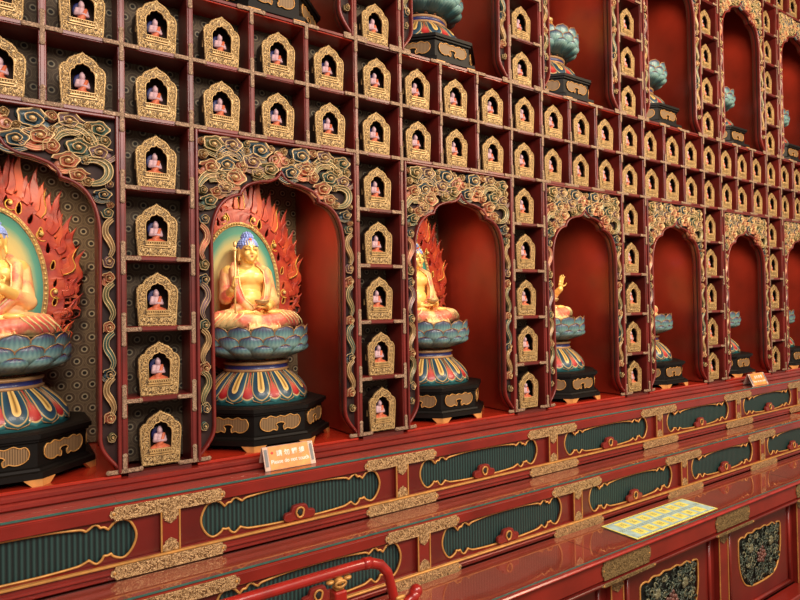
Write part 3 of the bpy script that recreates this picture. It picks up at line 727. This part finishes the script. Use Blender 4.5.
    for s in (-1, 1):
        A_, B_ = Vector((s*.188, -.038, .045)), Vector((s*.085, -.105, .047)); ax = (B_-A_).normalized(); n_ = ax.cross(Vector((0, 0, 1))); n_ = n_ if n_.y < 0 else -n_
        for f in (.02, .22, .44, .68, .92):
            c = A_.lerp(B_, f); rr = .0405-.004*f
            tm.tube([c + ax*(.016*sin(2.2*a_)-.012*a_) + (Vector((0, 0, 1))*cos(a_) + n_*sin(a_))*rr*(1.0 if a_ < 1.9 else .97) for a_ in [-.5+q_*.3 for q_ in range(10)]], lambda f_: .0042*(1-.6*abs(2*f_-1)), M['robe_trim'], 6)
        tm.tube([Vector(p_) for p_ in ((s*.048, .085, .315), (s*.066, .042, .285), (s*.066, .012, .21), (s*.050, -.010, .15), (s*.012, -.020, .112))], .0036, M['robe_trim'], 6)
    put('robe_trim', tm, body)
    h = MB(); hb = M['hair_blue']
    h.ell((0, .088, .402), (.0505, .054, .048), hb, 20).ell((0, .092, .447), (.029, .031, .030), hb, 16)
    for i in range(7):
        el_ = .02+i*.2; n_ = max(6, int(26*cos(el_)))
        for k in range(n_):
            a = 2*pi*(k+.5*(i % 2))/n_; x, y, z = .0515*cos(el_)*cos(a), .055*cos(el_)*sin(a), .049*sin(el_)
            if z + .402 < .408+.0*y and y < -.01 and z < .012: continue
            h.ell((x, .088+y, .402+z), .0056, hb, 6)
    for i in range(4):
        el_ = .25+i*.35; n_ = max(4, int(14*cos(el_)))
        for k in range(n_):
            a = 2*pi*(k+.5*(i % 2))/n_; h.ell((.0295*cos(el_)*cos(a), .092+.0315*cos(el_)*sin(a), .447+.030*sin(el_)), .0062, hb, 6)
    hr = put('hair', h, body); hr['label'] = 'light blue curled hair'
    put('hair_jewel', MB().ell((0, .044, .4385), (.009, .007, .008), M['jewel'], 10), hr)
    f = MB()
    for s in (-1, 1):
        f.tube([(s*.007, .0236, .389), (s*.016, .0232, .3865), (s*.026, .0262, .3875), (s*.032, .031, .390)], .0013, M['dark_line'], 5)
        f.tube([(s*.006, .0215, .3985), (s*.017, .0215, .4045), (s*.030, .0285, .402)], .0012, M['dark_line'], 5)
    f.ell((0, .0195, .3562), (.010, .0035, .0022), M['lip'], 8).ell((0, .0212, .3508), (.008, .0035, .0026), M['lip'], 8).ell((0, .0205, .4075), .0028, M['lip'], 8)
    put('face_paint', f, body)
    if pose in ('staff', 'lap', 'palm'):
        put('alms_bowl', MB().lathe([(.012, 0), (.028, .006), (.036, .018), (.034, .026), (.031, .026), (.02, .01)], 20, M['gilt_rim'], (.012, -.078, .118)), body)
    if pose == 'staff':
        st = MB(); st.tube([(-.113, -.050, .055), (-.111, -.050, .40)], .0048, M['staff'], 8).ell((-.111, -.05, .40), (.009, .009, .014), M['staff'], 10).ell((-.111, -.05, .375), (.008, .008, .005), M['staff'], 10)
        so = put('staff', st, body); so['label'] = 'slender pale gold staff'
    return t
ZS = .500
SY = PY + .022
S = [(0, 'chest', 'golden statue with hands raised at its chest, cut by the left edge', 0), (1, 'staff', 'golden statue with blue hair holding a slender staff on teal lotus', 0), (2, 'lap', 'golden statue in the third lower niche, left half hidden by jamb', 0), (3, 'palm', 'golden statue in the fourth lower niche, raised hand and pink knee showing', 0)]
ST = {}
for j, pose, lb, _ in S:
    o = statue(pose, lb); o.scale = (.95, .95, 1.0); o.location = (NX[j]-(.03 if j == 0 else 0), SY, RZ(0)+ZS); ST[j] = o
dup(ST[2], (NX[4], SY, RZ(0)+ZS), 'golden statue in the fifth lower niche, only its pink knee showing')
dup(ST[2], (NX[3], SY, RZ(7)+ZS), 'golden statue in the third upper niche, only its knee showing by the jamb')

# ------------------------------------------------------------------ flame halos
def mandorla():
    t = empty('flame_halo', (0, 0, 0), 'x', 'halo', 'flame halos behind the statues')
    C = .70                                     # centre height of the oval above the niche floor
    rx, rz = .196, .328
    nT = 14
    def ring(f, n=72): return [(f*.264*cos(2*pi*k/n), f*.408*sin(2*pi*k/n)) for k in range(n)]
    holes = []; rims = []
    def tear(c, ang, s):
        q = []
        for k in range(12):
            a = 2*pi*k/12; x = .5*sin(a)*(1-.55*(cos(a)*.5+.5)); z = cos(a)*.95
            q.append(Vector((c.x + s*(x*cos(ang)+z*sin(ang)), c.y + s*(-x*sin(ang)+z*cos(ang)))))
        return q
    rnd = random.Random(5)
    for s in (-1, 1):
        for i in range(9):
            th = radians(-20+11.9*i); c = Vector((s*.2375*cos(th), .379*sin(th)))
            q = tear(c, s*.15+rnd.uniform(-.15, .15), .0255*rnd.uniform(.85, 1.1)); holes.append([(v.x, v.y) for v in q]); rims.append((0, q))
    me = plate([ring(1.03)] + holes, .006, .003, M['flame'])
    mb = MB(); mb.add(me)
    fl = put('flame_plate', mb, t, (0, .0, C))
    for i, (ring, q) in enumerate(rims):
        if i % 2 == 0: put('hole_rim', MB().tube([(v.x, -.009, v.y) for v in q], .0019, M['flame_gold'], 5, closed=True), fl)

    def tongue(b0, out, L, w, up, hole):
        c = []; n = 9
        for k in range(n+1):
            f = k/n; c.append(b0 + out*(L*(f-.32*f*f)) + Vector((0, 1))*(up*L*(f*f*.75+.12*f)) + Vector((out.x, 0))*(L*.17*sin(f*pi*1.9)))
        le, ri = [], []
        for k, p_ in enumerate(c):
            f = k/n; d = (c[min(k+1, n)]-c[max(k-1, 0)]).normalized(); nn = Vector((-d.y, d.x)); ww = w*(1-f)**.75*(1+.25*sin(f*pi)); 
            if k < n: le.append(p_+nn*ww); ri.append(p_-nn*ww)
        o = ri + [c[-1]] + le[::-1]; hs = []
        if hole:
            p_ = c[1]; d = (c[2]-c[0]).normalized(); hs = [[(v.x+p_.x, v.y+p_.y) for v in tear(Vector((0, 0)), atan2(d.x, d.y), w*.7)]]
        return [[(v.x, v.y) for v in o]] + hs, c, ri
    for s in (-1, 1):
        for layer, (n_, f0, L0, w0, yy) in enumerate(((19, 1.005, .108, .0215, 0.), (10, 1.01, .080, .0115, -.009))):
            for i in range(n_):
                th = radians(-35 + 122*(i+.5*layer)/(n_-.5)); b0 = Vector((s*.264*f0*cos(th), .408*f0*sin(th)))
                L = L0*(1+.22*sin(i*2.4+layer)); up = .55+.35*cos(th)
                out = Vector((s*cos(th)*(.62 if cos(th) > .5 else .8), sin(th)*.95+.12)).normalized()
                if th > radians(70): L *= 1.15
                sp, c, ri = tongue(b0, out, L, w0, up, layer == 0)
                mbt = MB(); mbt.add(plate(sp, .004, .003, M['flame_lt'] if (i+layer) % 3 == 1 else M['flame']), Matrix.Translation((0, yy, 0)))
                if layer == 1 and i % 3 == 0: mbt.tube([(v.x, yy-.008, v.y) for v in ri] + [(c[-1].x, yy-.006, c[-1].y)], .0022, M['flame_gold'], 5)
                put('flame_tongue', mbt, fl)
        for th in (-2, 38, 71):              # small gold scrolls with a ball at the eye
            th = radians(th); c = Vector((s*.238*cos(th), -.012, .378*sin(th))); mbt = MB()
            mbt.tube([c + Vector((s*(.004+.0052*a)*cos(a)*.9, 0, (.004+.0052*a)*sin(a))) for a in [q*.35 for q in range(16)]], lambda f: .0036*(1-f*.4), M['flame_gold'], 6)
            mbt.ell(c + Vector((0, -.004, 0)), .0095, M['bead'], 10); put('gold_scroll', mbt, fl)
    el = [(rx*cos(2*pi*k/64), rz*sin(2*pi*k/64)) for k in range(64)]
    put('painted_disc', MB().add(plate([el], .003, 0, M['halo'])), t, (0, -.012, C))
    mb = MB()
    E1 = [Vector((x*1.03, 0, z*1.018)) for x, z in el]; mb.tube(E1, .0068, M['gilt_rim'], 8, closed=True)
    mb.tube([Vector((x*.99, -.004, z*.994)) for x, z in el], .0028, M['gilt_rim'], 6, closed=True)
    mb.tube([Vector((x*1.068, -.002, z*1.041)) for x, z in el], .003, M['gilt_rim'], 6, closed=True)
    nb = 96
    for k in range(nb):
        a = 2*pi*k/nb; mb.ell((rx*1.03*cos(a), -.007, rz*1.018*sin(a)), .0056, M['bead'], 7)
    put('beaded_rim', mb, t, (0, -.014, C))
    put('support_post', MB().box((0, 0, .35*C), (.10, .012, .7*C), M['flame'], .002), t, (0, .0, .0))
    return t
FH = mandorla()
fl_l = ['red flame halo with teal disc behind the statue cut by the left edge', 'red flame halo with teal and yellow disc behind the staff holding statue', 'red flame halo in the third lower niche, right half showing']
for j in range(3):
    if j == 0: FH.location = (NX[0]-.045, .565, RZ(0)); FH['label'] = fl_l[0]
    else: dup(FH, (NX[j], .565, RZ(0)), fl_l[j])
dup(FH, (NX[3], .565, RZ(7)), 'red flame halo in the third upper niche')
for o in list(COL.objects):
    if o.type == 'EMPTY' and o.name.startswith('flame_halo'): o.location.z += .0

# ------------------------------------------------------------------ altar steps with drawers
BX = [.981 + n for n in range(-1, 7)]; X_A, X_B = -.519, 6.481
def cartouche(w, h):
    """long bracketed outline: round ends, cusped shoulders, gently bowed middle"""
    R_ = [(0, 1.0), (.30, .97), (.52, .86), (.575, .80), (.60, .70)], [(.60, .70), (.63, .80), (.66, .93), (.69, .90), (.715, .74)], [(.715, .74), (.745, .74), (.775, .58)], [(.775, .58), (.82, .86), (.88, .98), (.95, .82), (1.0, .25), (.995, -.25), (.95, -.72), (.89, -.95), (.82, -.80), (.795, -.62)], [(.795, -.62), (.77, -.68), (.74, -.66)], [(.74, -.66), (.72, -.86), (.68, -.98), (.64, -.82), (.625, -.72)], [(.625, -.72), (.57, -.86), (.5, -.93), (.25, -1.0), (0, -1.0)]
    pts = []
    for run in R_:
        q = smooth_pts([Vector(p_) for p_ in run], 3); pts += q if not pts else q[1:]
    return [(v.x*w, v.y*h) for v in pts] + [(-v.x*w, v.y*h) for v in pts[::-1]][1:-1]
def notch_plate(w, h, m):
    o = [(w, .42*h), (w*1.035, .5*h), (w*1.06, .0), (w*1.035, -.5*h), (w, -.42*h), (w*.97, -h), (-w*.97, -h), (-w, -.42*h), (-w*1.035, -.5*h), (-w*1.06, 0), (-w*1.035, .5*h), (-w, .42*h), (-w*.97, h), (w*.97, h)]
    mb = MB(); mb.add(plate([o], .002, .0012, m)); 
    for s in (-1, 1): mb.ell((s*w*.99, -.003, 0), (.0055, .003, .0055), M['gold_line'], 8)
    return mb.mesh('corner_plate')
def altar_step(name_label, yf, yb, zt, zb, zpan):
    """yf front face, yb back, zt underside of the glass, zb bottom; zpan = height of the gilt line under the drawers"""
    t = empty('altar_step', ((X_A+X_B)/2, yf, zb), name_label, 'altar step', 'red lacquered altar steps')
    cx = (X_A+X_B)/2; W = X_B-X_A
    def A(x): return x-cx
    H = zt-zb; rail_h = .055; bot_h = zpan-zb; d = yb-yf
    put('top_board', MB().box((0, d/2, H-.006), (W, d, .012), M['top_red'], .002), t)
    put('top_rail', MB().box((0, .02, H-.012-(rail_h-.012)/2), (W, .04, rail_h-.0125), M['step_red'], .003), t)
    put('bottom_rail', MB().box((0, .018, bot_h/2), (W, .044, bot_h), M['step_red'], .004).box((0, -.008, bot_h-.004), (W, .016, .008), M['gold_line'], .002).box((0, -.007, bot_h*.45), (W, .012, .010), M['step_red'], .003), t)
    pz0, pz1 = bot_h, H-rail_h; pc = (pz0+pz1)/2; ph = (pz1-pz0)/2
    cw, chh = .388, ph*.95
    co = cartouche(cw, chh)
    rectw = .47
    panel = plate([[(-rectw, -ph+.001), (rectw, -ph+.001), (rectw, ph-.001), (-rectw, ph-.001)], co], .006, 0, M['step_dark'])
    inlay = plate([[(x*.999, z*.999) for x, z in co]], .002, 0, M['teal_inlay'])
    rm = MB(); rm.tube([(x, 0, z) for x, z in co], .0046, M['gold_line'], 6, closed=True); rim = rm.mesh('gilt_border')
    kb = MB()
    ko = smooth_pts([Vector(p_) for p_ in [(0, .027), (.022, .024), (.03, .008), (.05, .004), (.052, -.01), (.036, -.016), (.02, -.014), (0, -.016), (-.02, -.014), (-.036, -.016), (-.052, -.01), (-.05, .004), (-.03, .008), (-.022, .024)]], 3, True)
    kb.add(plate([[(v.x, v.y) for v in ko]], .006, .004, M['step_red']))
    kb.tube([(.015*cos(a)*(1 if sin(a) > 0 else .8), -.012, .006+.016*sin(a)) for a in [2*pi*k/16 for k in range(16)]], .0036, M['gold_line'], 6, closed=True)
    kb.ell((0, -.009, .006), (.011, .004, .012), M['black_back'], 10); knob = kb.mesh('knob'); knob.transform(Matrix.Diagonal((1.2, 1, 1.25, 1)))
    for x in BX:
        if not X_A < x < X_B: continue
        dr = link('drawer', panel, t, (A(x), .022, pc))
        link('ribbed_inlay', inlay, dr, (0, .009, 0)); link('gilt_border', rim, dr, (0, -.006, 0)); x < 0 or link('knob', knob, dr, (0, -.012, -chh*.70))
    plate_m = notch_plate(.185, .0225, M['brass']); platb_m = notch_plate(.185, .021, M['brass'])
    tg = MB(); tg.add(plate([[(-.026, .0), (.026, .0), (.026, -.02), (.018, -.026), (.02, -.032), (.0, -.044), (-.02, -.032), (-.018, -.026), (-.026, -.02)]], .002, .001, M['brass'])); tongue = tg.mesh('tongue_plate')
    for n in range(-1, 7):
        x = .481+n
        if not X_A <= x <= X_B: continue
        p_ = put('divider_post', MB().box((0, .012, pc), (.068, .026, 2*ph), M['step_red'], .002).box((-.031, -.002, pc), (.006, .006, 2*ph-.002), M['gold_line'], .001).box((.031, -.002, pc), (.006, .006, 2*ph-.002), M['gold_line'], .001), t, (A(x), 0, 0))
        link('tongue_plate', tongue, p_, (0, -.003, pz1-.002)); link('tongue_plate', tongue, p_, (0, -.003, pz0+.002), (0, pi, 0))
        link('corner_plate', plate_m, t, (A(x), -.002, H-.012-.0225)); link('corner_plate', platb_m, t, (A(x), -.010, bot_h-.008-.024))
    return t
G = .0075
altar_step('upper red altar step with teal drawer panels right below the lower niches', -.15, .0, .858-G, .596-.001, .651)
altar_step('middle red altar step with teal drawer panels behind the yellow sheet', -.31, -.151, .596-G-.002, .337-.001, .378)
# sill on which the niches stand
sl_ = MB(); sl_.box((0, .02, -.022), (XR-XL+.3, .10, .020), M['step_red'], .004).box((0, .0, -.042), (XR-XL+.3, .10, .022), M['step_red'], .005)
s_o = put('trim_1', sl_, None, ((XL+XR)/2, .0, Z0)); tag(s_o, kind='structure')
# lower cabinet
def cabinet():
    yf, zt, zb = -.597, .337-G-.002, -.70
    t = empty('altar_cabinet', ((X_A+X_B)/2, yf, zb), 'lowest red altar cabinet with pierced floral doors and wide glass covered top', 'cabinet')
    cx = (X_A+X_B)/2; W = X_B-X_A; H = zt-zb; d = -.312-yf
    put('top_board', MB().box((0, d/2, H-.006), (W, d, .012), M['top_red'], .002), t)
    put('top_rail', MB().box((0, .05, H-.012-.052), (W, .10, .104), M['step_red'], .004).box((0, -.012, H-.008), (W, .028, .014), M['rail_red'], .005), t)
    z1 = H-.120
    put('ledge_strip', MB().box((0, .04, z1-.0065), (W, .11, .013), M['step_dark'], .003), t)
    z1 -= .014; z0 = .30; hh = z1-z0
    put('plinth', MB().box((0, .03, z0-.02), (W, .10, .04), M['step_red'], .006).box((0, .045, z0-.075), (W, .08, .07), M['step_dark'], .004).box((0, .0, z0-.125), (W, .12, .03), M['step_red'], .006).box((0, .03, (z0-.14)/2), (W, .08, z0-.141), M['step_dark'], .004), t)
    # door
    rw = .45
    out = [(-.274, .10), (-.268, .148), (-.225, .158), (-.20, .150), (-.16, .168), (-.10, .160), (-.06, .172), (0, .165), (.06, .172), (.10, .160), (.16, .168), (.20, .150), (.225, .158), (.268, .148), (.274, .10), (.270, .0), (.240, -.09), (.19, -.145), (.11, -.168), (0, -.172), (-.11, -.168), (-.19, -.145), (-.240, -.09), (-.270, 0)]
    q = smooth_pts([Vector(p_) for p_ in out], 3, True); co = [(v.x, v.y) for v in q]
    zc = z1-.128-.165 if False else (z0+z1)/2
    panel = plate([[(-rw, -hh/2+.001), (rw, -hh/2+.001), (rw, hh/2-.001), (-rw, hh/2-.001)], co], .006, 0, M['step_dark'])
    rm = MB(); rm.tube([(x, 0, z) for x, z in co], .0058, M['gold_line'], 6, closed=True); rim = rm.mesh('gilt_border')
    mo = MB()
    for a, b in (((-.385, -hh/2+.03), (.385, -hh/2+.03)), ((.385, -hh/2+.03), (.385, hh/2-.02)), ((-.385, -hh/2+.03), (-.385, hh/2-.02))):
        mo.tube([(a[0], 0, a[1]), (b[0], 0, b[1])], .011, M['step_red'], 8)
    mould = mo.mesh('door_moulding')
    rnd = random.Random(11); fo = MB(); fo.add(plate([[(x*.999, z*.999) for x, z in co]], .002, 0, M['black_back'])); fo2 = MB()
    def inside(x, z): return abs(x) < .245 - max(0, -z-.05)*.9 and -.15 < z < .145
    cnt = 0
    for i in range(400):
        x, z = rnd.uniform(-.25, .25), rnd.uniform(-.155, .15)
        if not inside(x, z) or (x*x*.8+z*z) < .062**2: continue
        cnt += 1
        if cnt > 230: break
        a0 = rnd.uniform(0, 6.28); sg = rnd.choice((-1, 1)); s_ = rnd.uniform(.014, .026)
        fo2.tube([(x+s_*(1-a/8)*cos(a0+sg*a), -.006-.006*rnd.random(), z+s_*(1-a/8)*sin(a0+sg*a)) for a in [k*.62 for k in range(9)]], lambda f: .0048*(1-.5*f), M['leaf_green'] if rnd.random() < .8 else M['leaf_lite'], 5)
    for i in range(3):
        cx_, cz_ = ((0, .0), (-.13, .07), (.13, .06))[i]; rr = .05 if i == 0 else .026
        for k in range(14 if i == 0 else 8):
            a = k*2.4; r_ = rr*sqrt((k+.5)/14); fo2.ell((cx_+r_*cos(a), -.012, cz_+r_*sin(a)), (.015, .008, .012), M['flower_pink'] if i == 0 else M['leaf_lite'], 7)
    back = fo.mesh('pierced_ground'); fol = fo2.mesh('carved_foliage')
    for x in BX:
        if not X_A < x < X_B: continue
        dr = link('cabinet_door', panel, t, (x-cx, .092, zc))
        link('pierced_ground', back, dr, (0, .010, 0)); link('carved_foliage', fol, dr); link('gilt_border', rim, dr, (0, -.006, 0)); link('door_moulding', mould, dr, (0, -.010, 0))
    pm = notch_plate(.180, .044, M['brass_dark']); tg = MB(); tg.add(plate([[(-.055, .0), (.055, .0), (.055, -.05), (.04, -.06), (.045, -.075), (.0, -.1), (-.045, -.075), (-.04, -.06), (-.055, -.05)]], .002, .001, M['brass_dark'])); tongue = tg.mesh('tongue_plate')
    st = notch_plate(.20, .0065, M['brass_dark'])
    for n in range(-1, 7):
        x = .481+n
        if not X_A <= x <= X_B: continue
        p_ = put('corner_post', MB().box((0, .082, zc), (.098, .050, hh), M['step_red'], .003).box((-.047, .056, zc), (.006, .006, hh-.002), M['gold_line'], .001).box((.047, .056, zc), (.006, .006, hh-.002), M['gold_line'], .001), t, (x-cx, 0, 0))
        link('tongue_plate', tongue, p_, (0, .053, z1+.0)); link('corner_plate', pm, t, (x-cx, -.003, H-.068)); link('ledge_plate', st, t, (x-cx, -.018, z1+.0075))
    return t
cabinet()
# glass sheets
def glass(x0, x1, y0, y1, z, label, shared={}):
    key = (round(x1-x0, 3), round(y1-y0, 3))
    if key not in shared:
        mb = MB(); w, d = x1-x0-.0006, y1-y0
        mb.box((0, 0, 0), (w, d, G), M['glass'])
        for f in mb.bm.faces:
            if f.normal.y < -.5: f.material_index = mb.mi(M['glass_edge'])
        shared[key] = mb.mesh('glass_sheet')
    o = link('glass_sheet', shared[key], None, ((x0+x1)/2, (y0+y1)/2, z-G/2)); tag(o, label, 'glass sheet', 'glass sheets on the steps'); return o
gn = {-1: 'at the left edge', 0: 'first full length from the left', 1: 'second full length from the left', 2: 'third full length from the left', 3: 'fourth full length from the left', 4: 'fifth length from the left', 5: 'sixth length, at the right edge'}
for n in range(-1, 6):
    x0, x1 = max(.31+n, X_A), .31+n+1
    if n < 0 or in_frame(x0, -.15, .858, 5): glass(x0, x1, -.157, -.052, .858, 'clear glass sheet on the upper altar step, ' + gn[n])
    if n < 0 or in_frame(x0, -.31, .596, 5): glass(x0, x1, -.317, -.162, .596-.0015, 'clear glass sheet on the middle altar step, ' + gn[n])
    if in_frame((x0+x1)/2, -.45, .337, 60) or in_frame(x1, -.45, .337, 0): glass(x0, x1, -.604, -.324, .337-.0015, 'wide clear glass sheet on the lowest cabinet, ' + gn[n])

# ------------------------------------------------------------------ signs, sheet, railing
def sign(x0, x1, yb, z, label):
    w = x1-x0; hgt = .096; t = empty('table_sign', ((x0+x1)/2, yb, z), label, 'sign', 'please do not touch signs')
    tilt = Matrix.Rotation(radians(-24), 4, 'X')
    def tr(me, y=0): me.transform(tilt @ Matrix.Translation((0, y, 0))); return me
    b = MB(); b.box((0, .002, hgt/2), (w, .004, hgt), M['acrylic'], .001); link('front_plate', tr(b.mesh('front_plate')), t)
    yy = hgt*sin(radians(24)); zz = hgt*cos(radians(24))
    b = MB(); rows = [[Vector((-w/2, yy+.002, zz)), Vector((w/2, yy+.002, zz))], [Vector((-w/2, yy*2, .0)), Vector((w/2, yy*2, .0))]]
    b.grid(rows, M['acrylic'], smooth=False); rows2 = [[p_+Vector((0, .004, 0)) for p_ in r_] for r_ in rows]; b.grid(rows2, M['acrylic'], smooth=False); put('back_plate', b, t)
    c = link('card', tr(MB().box((0, -.0008, hgt*.5), (w*.79, .0016, hgt*.97), M['sign_orange']).mesh('card')), t)
    for s in (-1, 1): link('side_strip', tr(MB().box((s*w*.448, -.0008, hgt*.53), (w*.055, .0016, hgt*.72), M['sign_grey'], .0005).mesh('side_strip')), t)
    m1 = text_mesh('請 勿 觸 摸', hgt*.27, M['sign_white']); m1.transform(Matrix.Translation((w*.03, -.0022, hgt*.66))); link('lettering', tr(m1), c)
    m2 = text_mesh('Please do not touch', hgt*.222, M['sign_white']); wd = max(v.co.x for v in m2.vertices)-min(v.co.x for v in m2.vertices)
    m2.transform(Matrix.Translation((0, -.0022, hgt*.33)) @ Matrix.Diagonal((w*.74/wd, 1, 1.05, 1))); link('lettering', tr(m2), c)
    em = MB().ell((-w*.33, -.0018, hgt*.72), (.006, .001, .006), M['sign_red'], 8); link('emblem', tr(em.mesh('emblem')), c)
    return t
sign(.852, 1.074, -.112, .8585, 'orange please do not touch sign below the staff holding statue')
sign(4.77, 5.02, -.125, .8585, 'orange please do not touch sign on the upper step at far right')
def paper():
    x0, x1, y0, y1, z = 2.59, 3.345, -.585, -.372, .336
    t = empty('paper_sheet', ((x0+x1)/2, (y0+y1)/2, z), 'flat printed sheet with two rows of yellow squares on the lowest glass top', 'paper')
    w, d = x1-x0, y1-y0
    put('sheet', MB().box((0, 0, .0008), (w, d, .0016), M['paper_yel']).box((0, 0, .0018), (w*.975, d*.92, .0006), M['paper']), t)
    for r_ in range(2):
        for c_ in range(7):
            cx, cy = -w*.5+w*(.075+.85*(c_+.5)/7)+.0, (-.235 if r_ == 0 else .235)*d
            b = MB(); b.box((cx, cy, .0024), (w*.088, d*.30, .0005), M['paper_yel']); 
            rnd = random.Random(c_*3+r_)
            for i in range(3):
                for k in range(2): b.box((cx+(k-.5)*.016+rnd.uniform(-.002, .002), cy+(i-1)*.011, .0028), (.011, .005, .0003), M['paper_ink'])
            put('printed_square', b, t)
    b = MB()
    for yy in (-.45, -.03, .03, .45):
        for i in range(46): b.box((-w*.47+w*.94*i/45, yy*d, .0024), (.008, .004, .0004), M['paper_ink'])
    put('printed_dots', b, t)
paper()
def railing():
    t = empty('metal_railing', (.7, -.74, -.70), 'glossy red tubular railing with a bent end in front of the lower steps', 'railing')
    def L_(x, y, z): return (x-.7, y+.74, z+.70)
    Zr = .694
    top = [L_(-1.0, -.74, Zr), L_(-.6, -.74, Zr)] + [L_(x, -.74, Zr) for x in (0, .5, .9)] + [L_(.955, -.74, Zr-.002), L_(.995, -.74, Zr-.018), L_(1.022, -.74, Zr-.05), L_(1.036, -.74, Zr-.1), L_(1.05, -.74, Zr-.16), L_(1.05, -.74, -.68)]
    put('top_tube', MB().tube(top, .0165, M['rail_red'], 14).tube([L_(.93, -.74, Zr), L_(.96, -.74, Zr-.003)], .0185, M['rail_red'], 14), t)
    lo = MB(); lo.tube([L_(-1.0, -.74, Zr-.15), L_(1.03, -.74, Zr-.15)], .013, M['rail_red'], 12); lo.tube([L_(1.05, -.74, Zr-.165), L_(1.085, -.74, Zr-.172), L_(1.12, -.74, Zr-.160), L_(1.132, -.74, Zr-.143)], lambda f: .016+.006*f*f, M['rail_red'], 12).ell(L_(1.134, -.74, Zr-.141), .022, M['rail_red'], 14)
    put('lower_tube', lo, t)
    put('gold_collar', MB().ell(L_(1.06, -.758, Zr-.150), (.012, .008, .016), M['gold_line'], 10).ell(L_(1.06, -.758, Zr-.135), (.02, .007, .008), M['gold_line'], 10), t)
    for x in (.842, -.6):
        p_ = put('post', MB().box(L_(x, -.74, (Zr-.055-.68)/2), (.042, .042, Zr-.055+.68), M['rail_red'], .004), t)
        sc = MB()
        sc.box(L_(x, -.74, Zr-.048), (.03, .03, .014), M['gold_line'], .004)
        for s in (-1, 1):
            sc.tube([L_(x+s*(.006+.004*a)*cos(a*1.1), -.757, Zr-.030+(.003+.0022*a)*sin(a*1.1)) for a in [q*.5 for q in range(10)]], .0048, M['gold_line'], 6)
            sc.ell(L_(x+s*.03, -.745, Zr-.024), (.014, .012, .007), M['gold_line'], 8)
        sc.ell(L_(x, -.745, Zr-.026), (.016, .016, .012), M['gold_line'], 8); put('gold_finial', sc, p_)
    put('foot', MB().lathe([(.05, 0), (.05, .012), (.025, .025)], 20, M['rail_red'], L_(1.05, -.74, -.70)), t)
railing()

# ------------------------------------------------------------------ light
def area(name, loc, target, size, power, col):
    l = bpy.data.lights.new(name, 'AREA'); l.energy = power; l.color = col; l.shape = 'RECTANGLE'; l.size, l.size_y = size
    o = bpy.data.objects.new(name, l); COL.objects.link(o); o.location = loc; o.rotation_euler = (Vector(target)-Vector(loc)).to_track_quat('-Z', 'Y').to_euler()
def spot(name, loc, target, power, ang, col, rad=.06):
    l = bpy.data.lights.new(name, 'SPOT'); l.energy = power; l.color = col; l.spot_size = radians(ang); l.spot_blend = .6; l.shadow_soft_size = rad
    o = bpy.data.objects.new(name, l); COL.objects.link(o); o.location = loc; o.rotation_euler = (Vector(target)-Vector(loc)).to_track_quat('-Z', 'Y').to_euler()
WARM, WARM2, NEU = (1, .80, .56), (1, .72, .44), (1, .88, .78)
area('hall_light', (.6, -3.8, 3.7), (1.2, 0, 1.5), (2.6, 1.4), 175, NEU)
area('hall_light', (4.6, -3.4, 3.9), (4.6, 0, 1.7), (3.0, 1.4), 270, WARM)
for j in range(7):
    pw = [17, 18, 15, 14, 13, 13, 13][j]
    spot('niche_lamp', (NX[j]+.17, .10, RZ(5)-.05), (NX[j]-.03, .46, RZ(0)+.66), pw, 110, WARM, .035)
for j in range(1, 7): spot('niche_lamp', (NX[j]+.17, .10, RZ(12)-.05), (NX[j]-.03, .46, RZ(7)+.66), 11, 110, WARM2, .035)
w = bpy.data.worlds.new('hall_air'); SC.world = w; w.use_nodes = True
bg = w.node_tree.nodes['Background']; bg.inputs[0].default_value = (1, .84, .70, 1); bg.inputs[1].default_value = .42

# ------------------------------------------------------------------ camera
cam = bpy.data.cameras.new('camera'); co = bpy.data.objects.new('camera', cam); COL.objects.link(co); SC.camera = co
cam.sensor_fit = 'HORIZONTAL'; cam.sensor_width = 36; cam.lens = F_PX/800*36; cam.clip_start = .02
co.matrix_world = Matrix(((_R2.x, _U2.x, -_F.x, 0), (_R2.y, _U2.y, -_F.y, -DCAM), (_R2.z, _U2.z, -_F.z, 1.5), (0, 0, 0, 1)))
for o in list(SC.objects):
    if o.parent is None:
        if o is co: o.matrix_world = Matrix.Translation((0, 0, LIFT)) @ o.matrix_world
        else: o.location.z += LIFT
SC.view_settings.view_transform = 'Standard'; SC.view_settings.look = 'None'; SC.view_settings.exposure = 0
SC.cycles.max_bounces = 6; SC.cycles.transparent_max_bounces = 6; SC.cycles.use_denoising = True
SC.cycles.caustics_reflective = False; SC.cycles.caustics_refractive = False
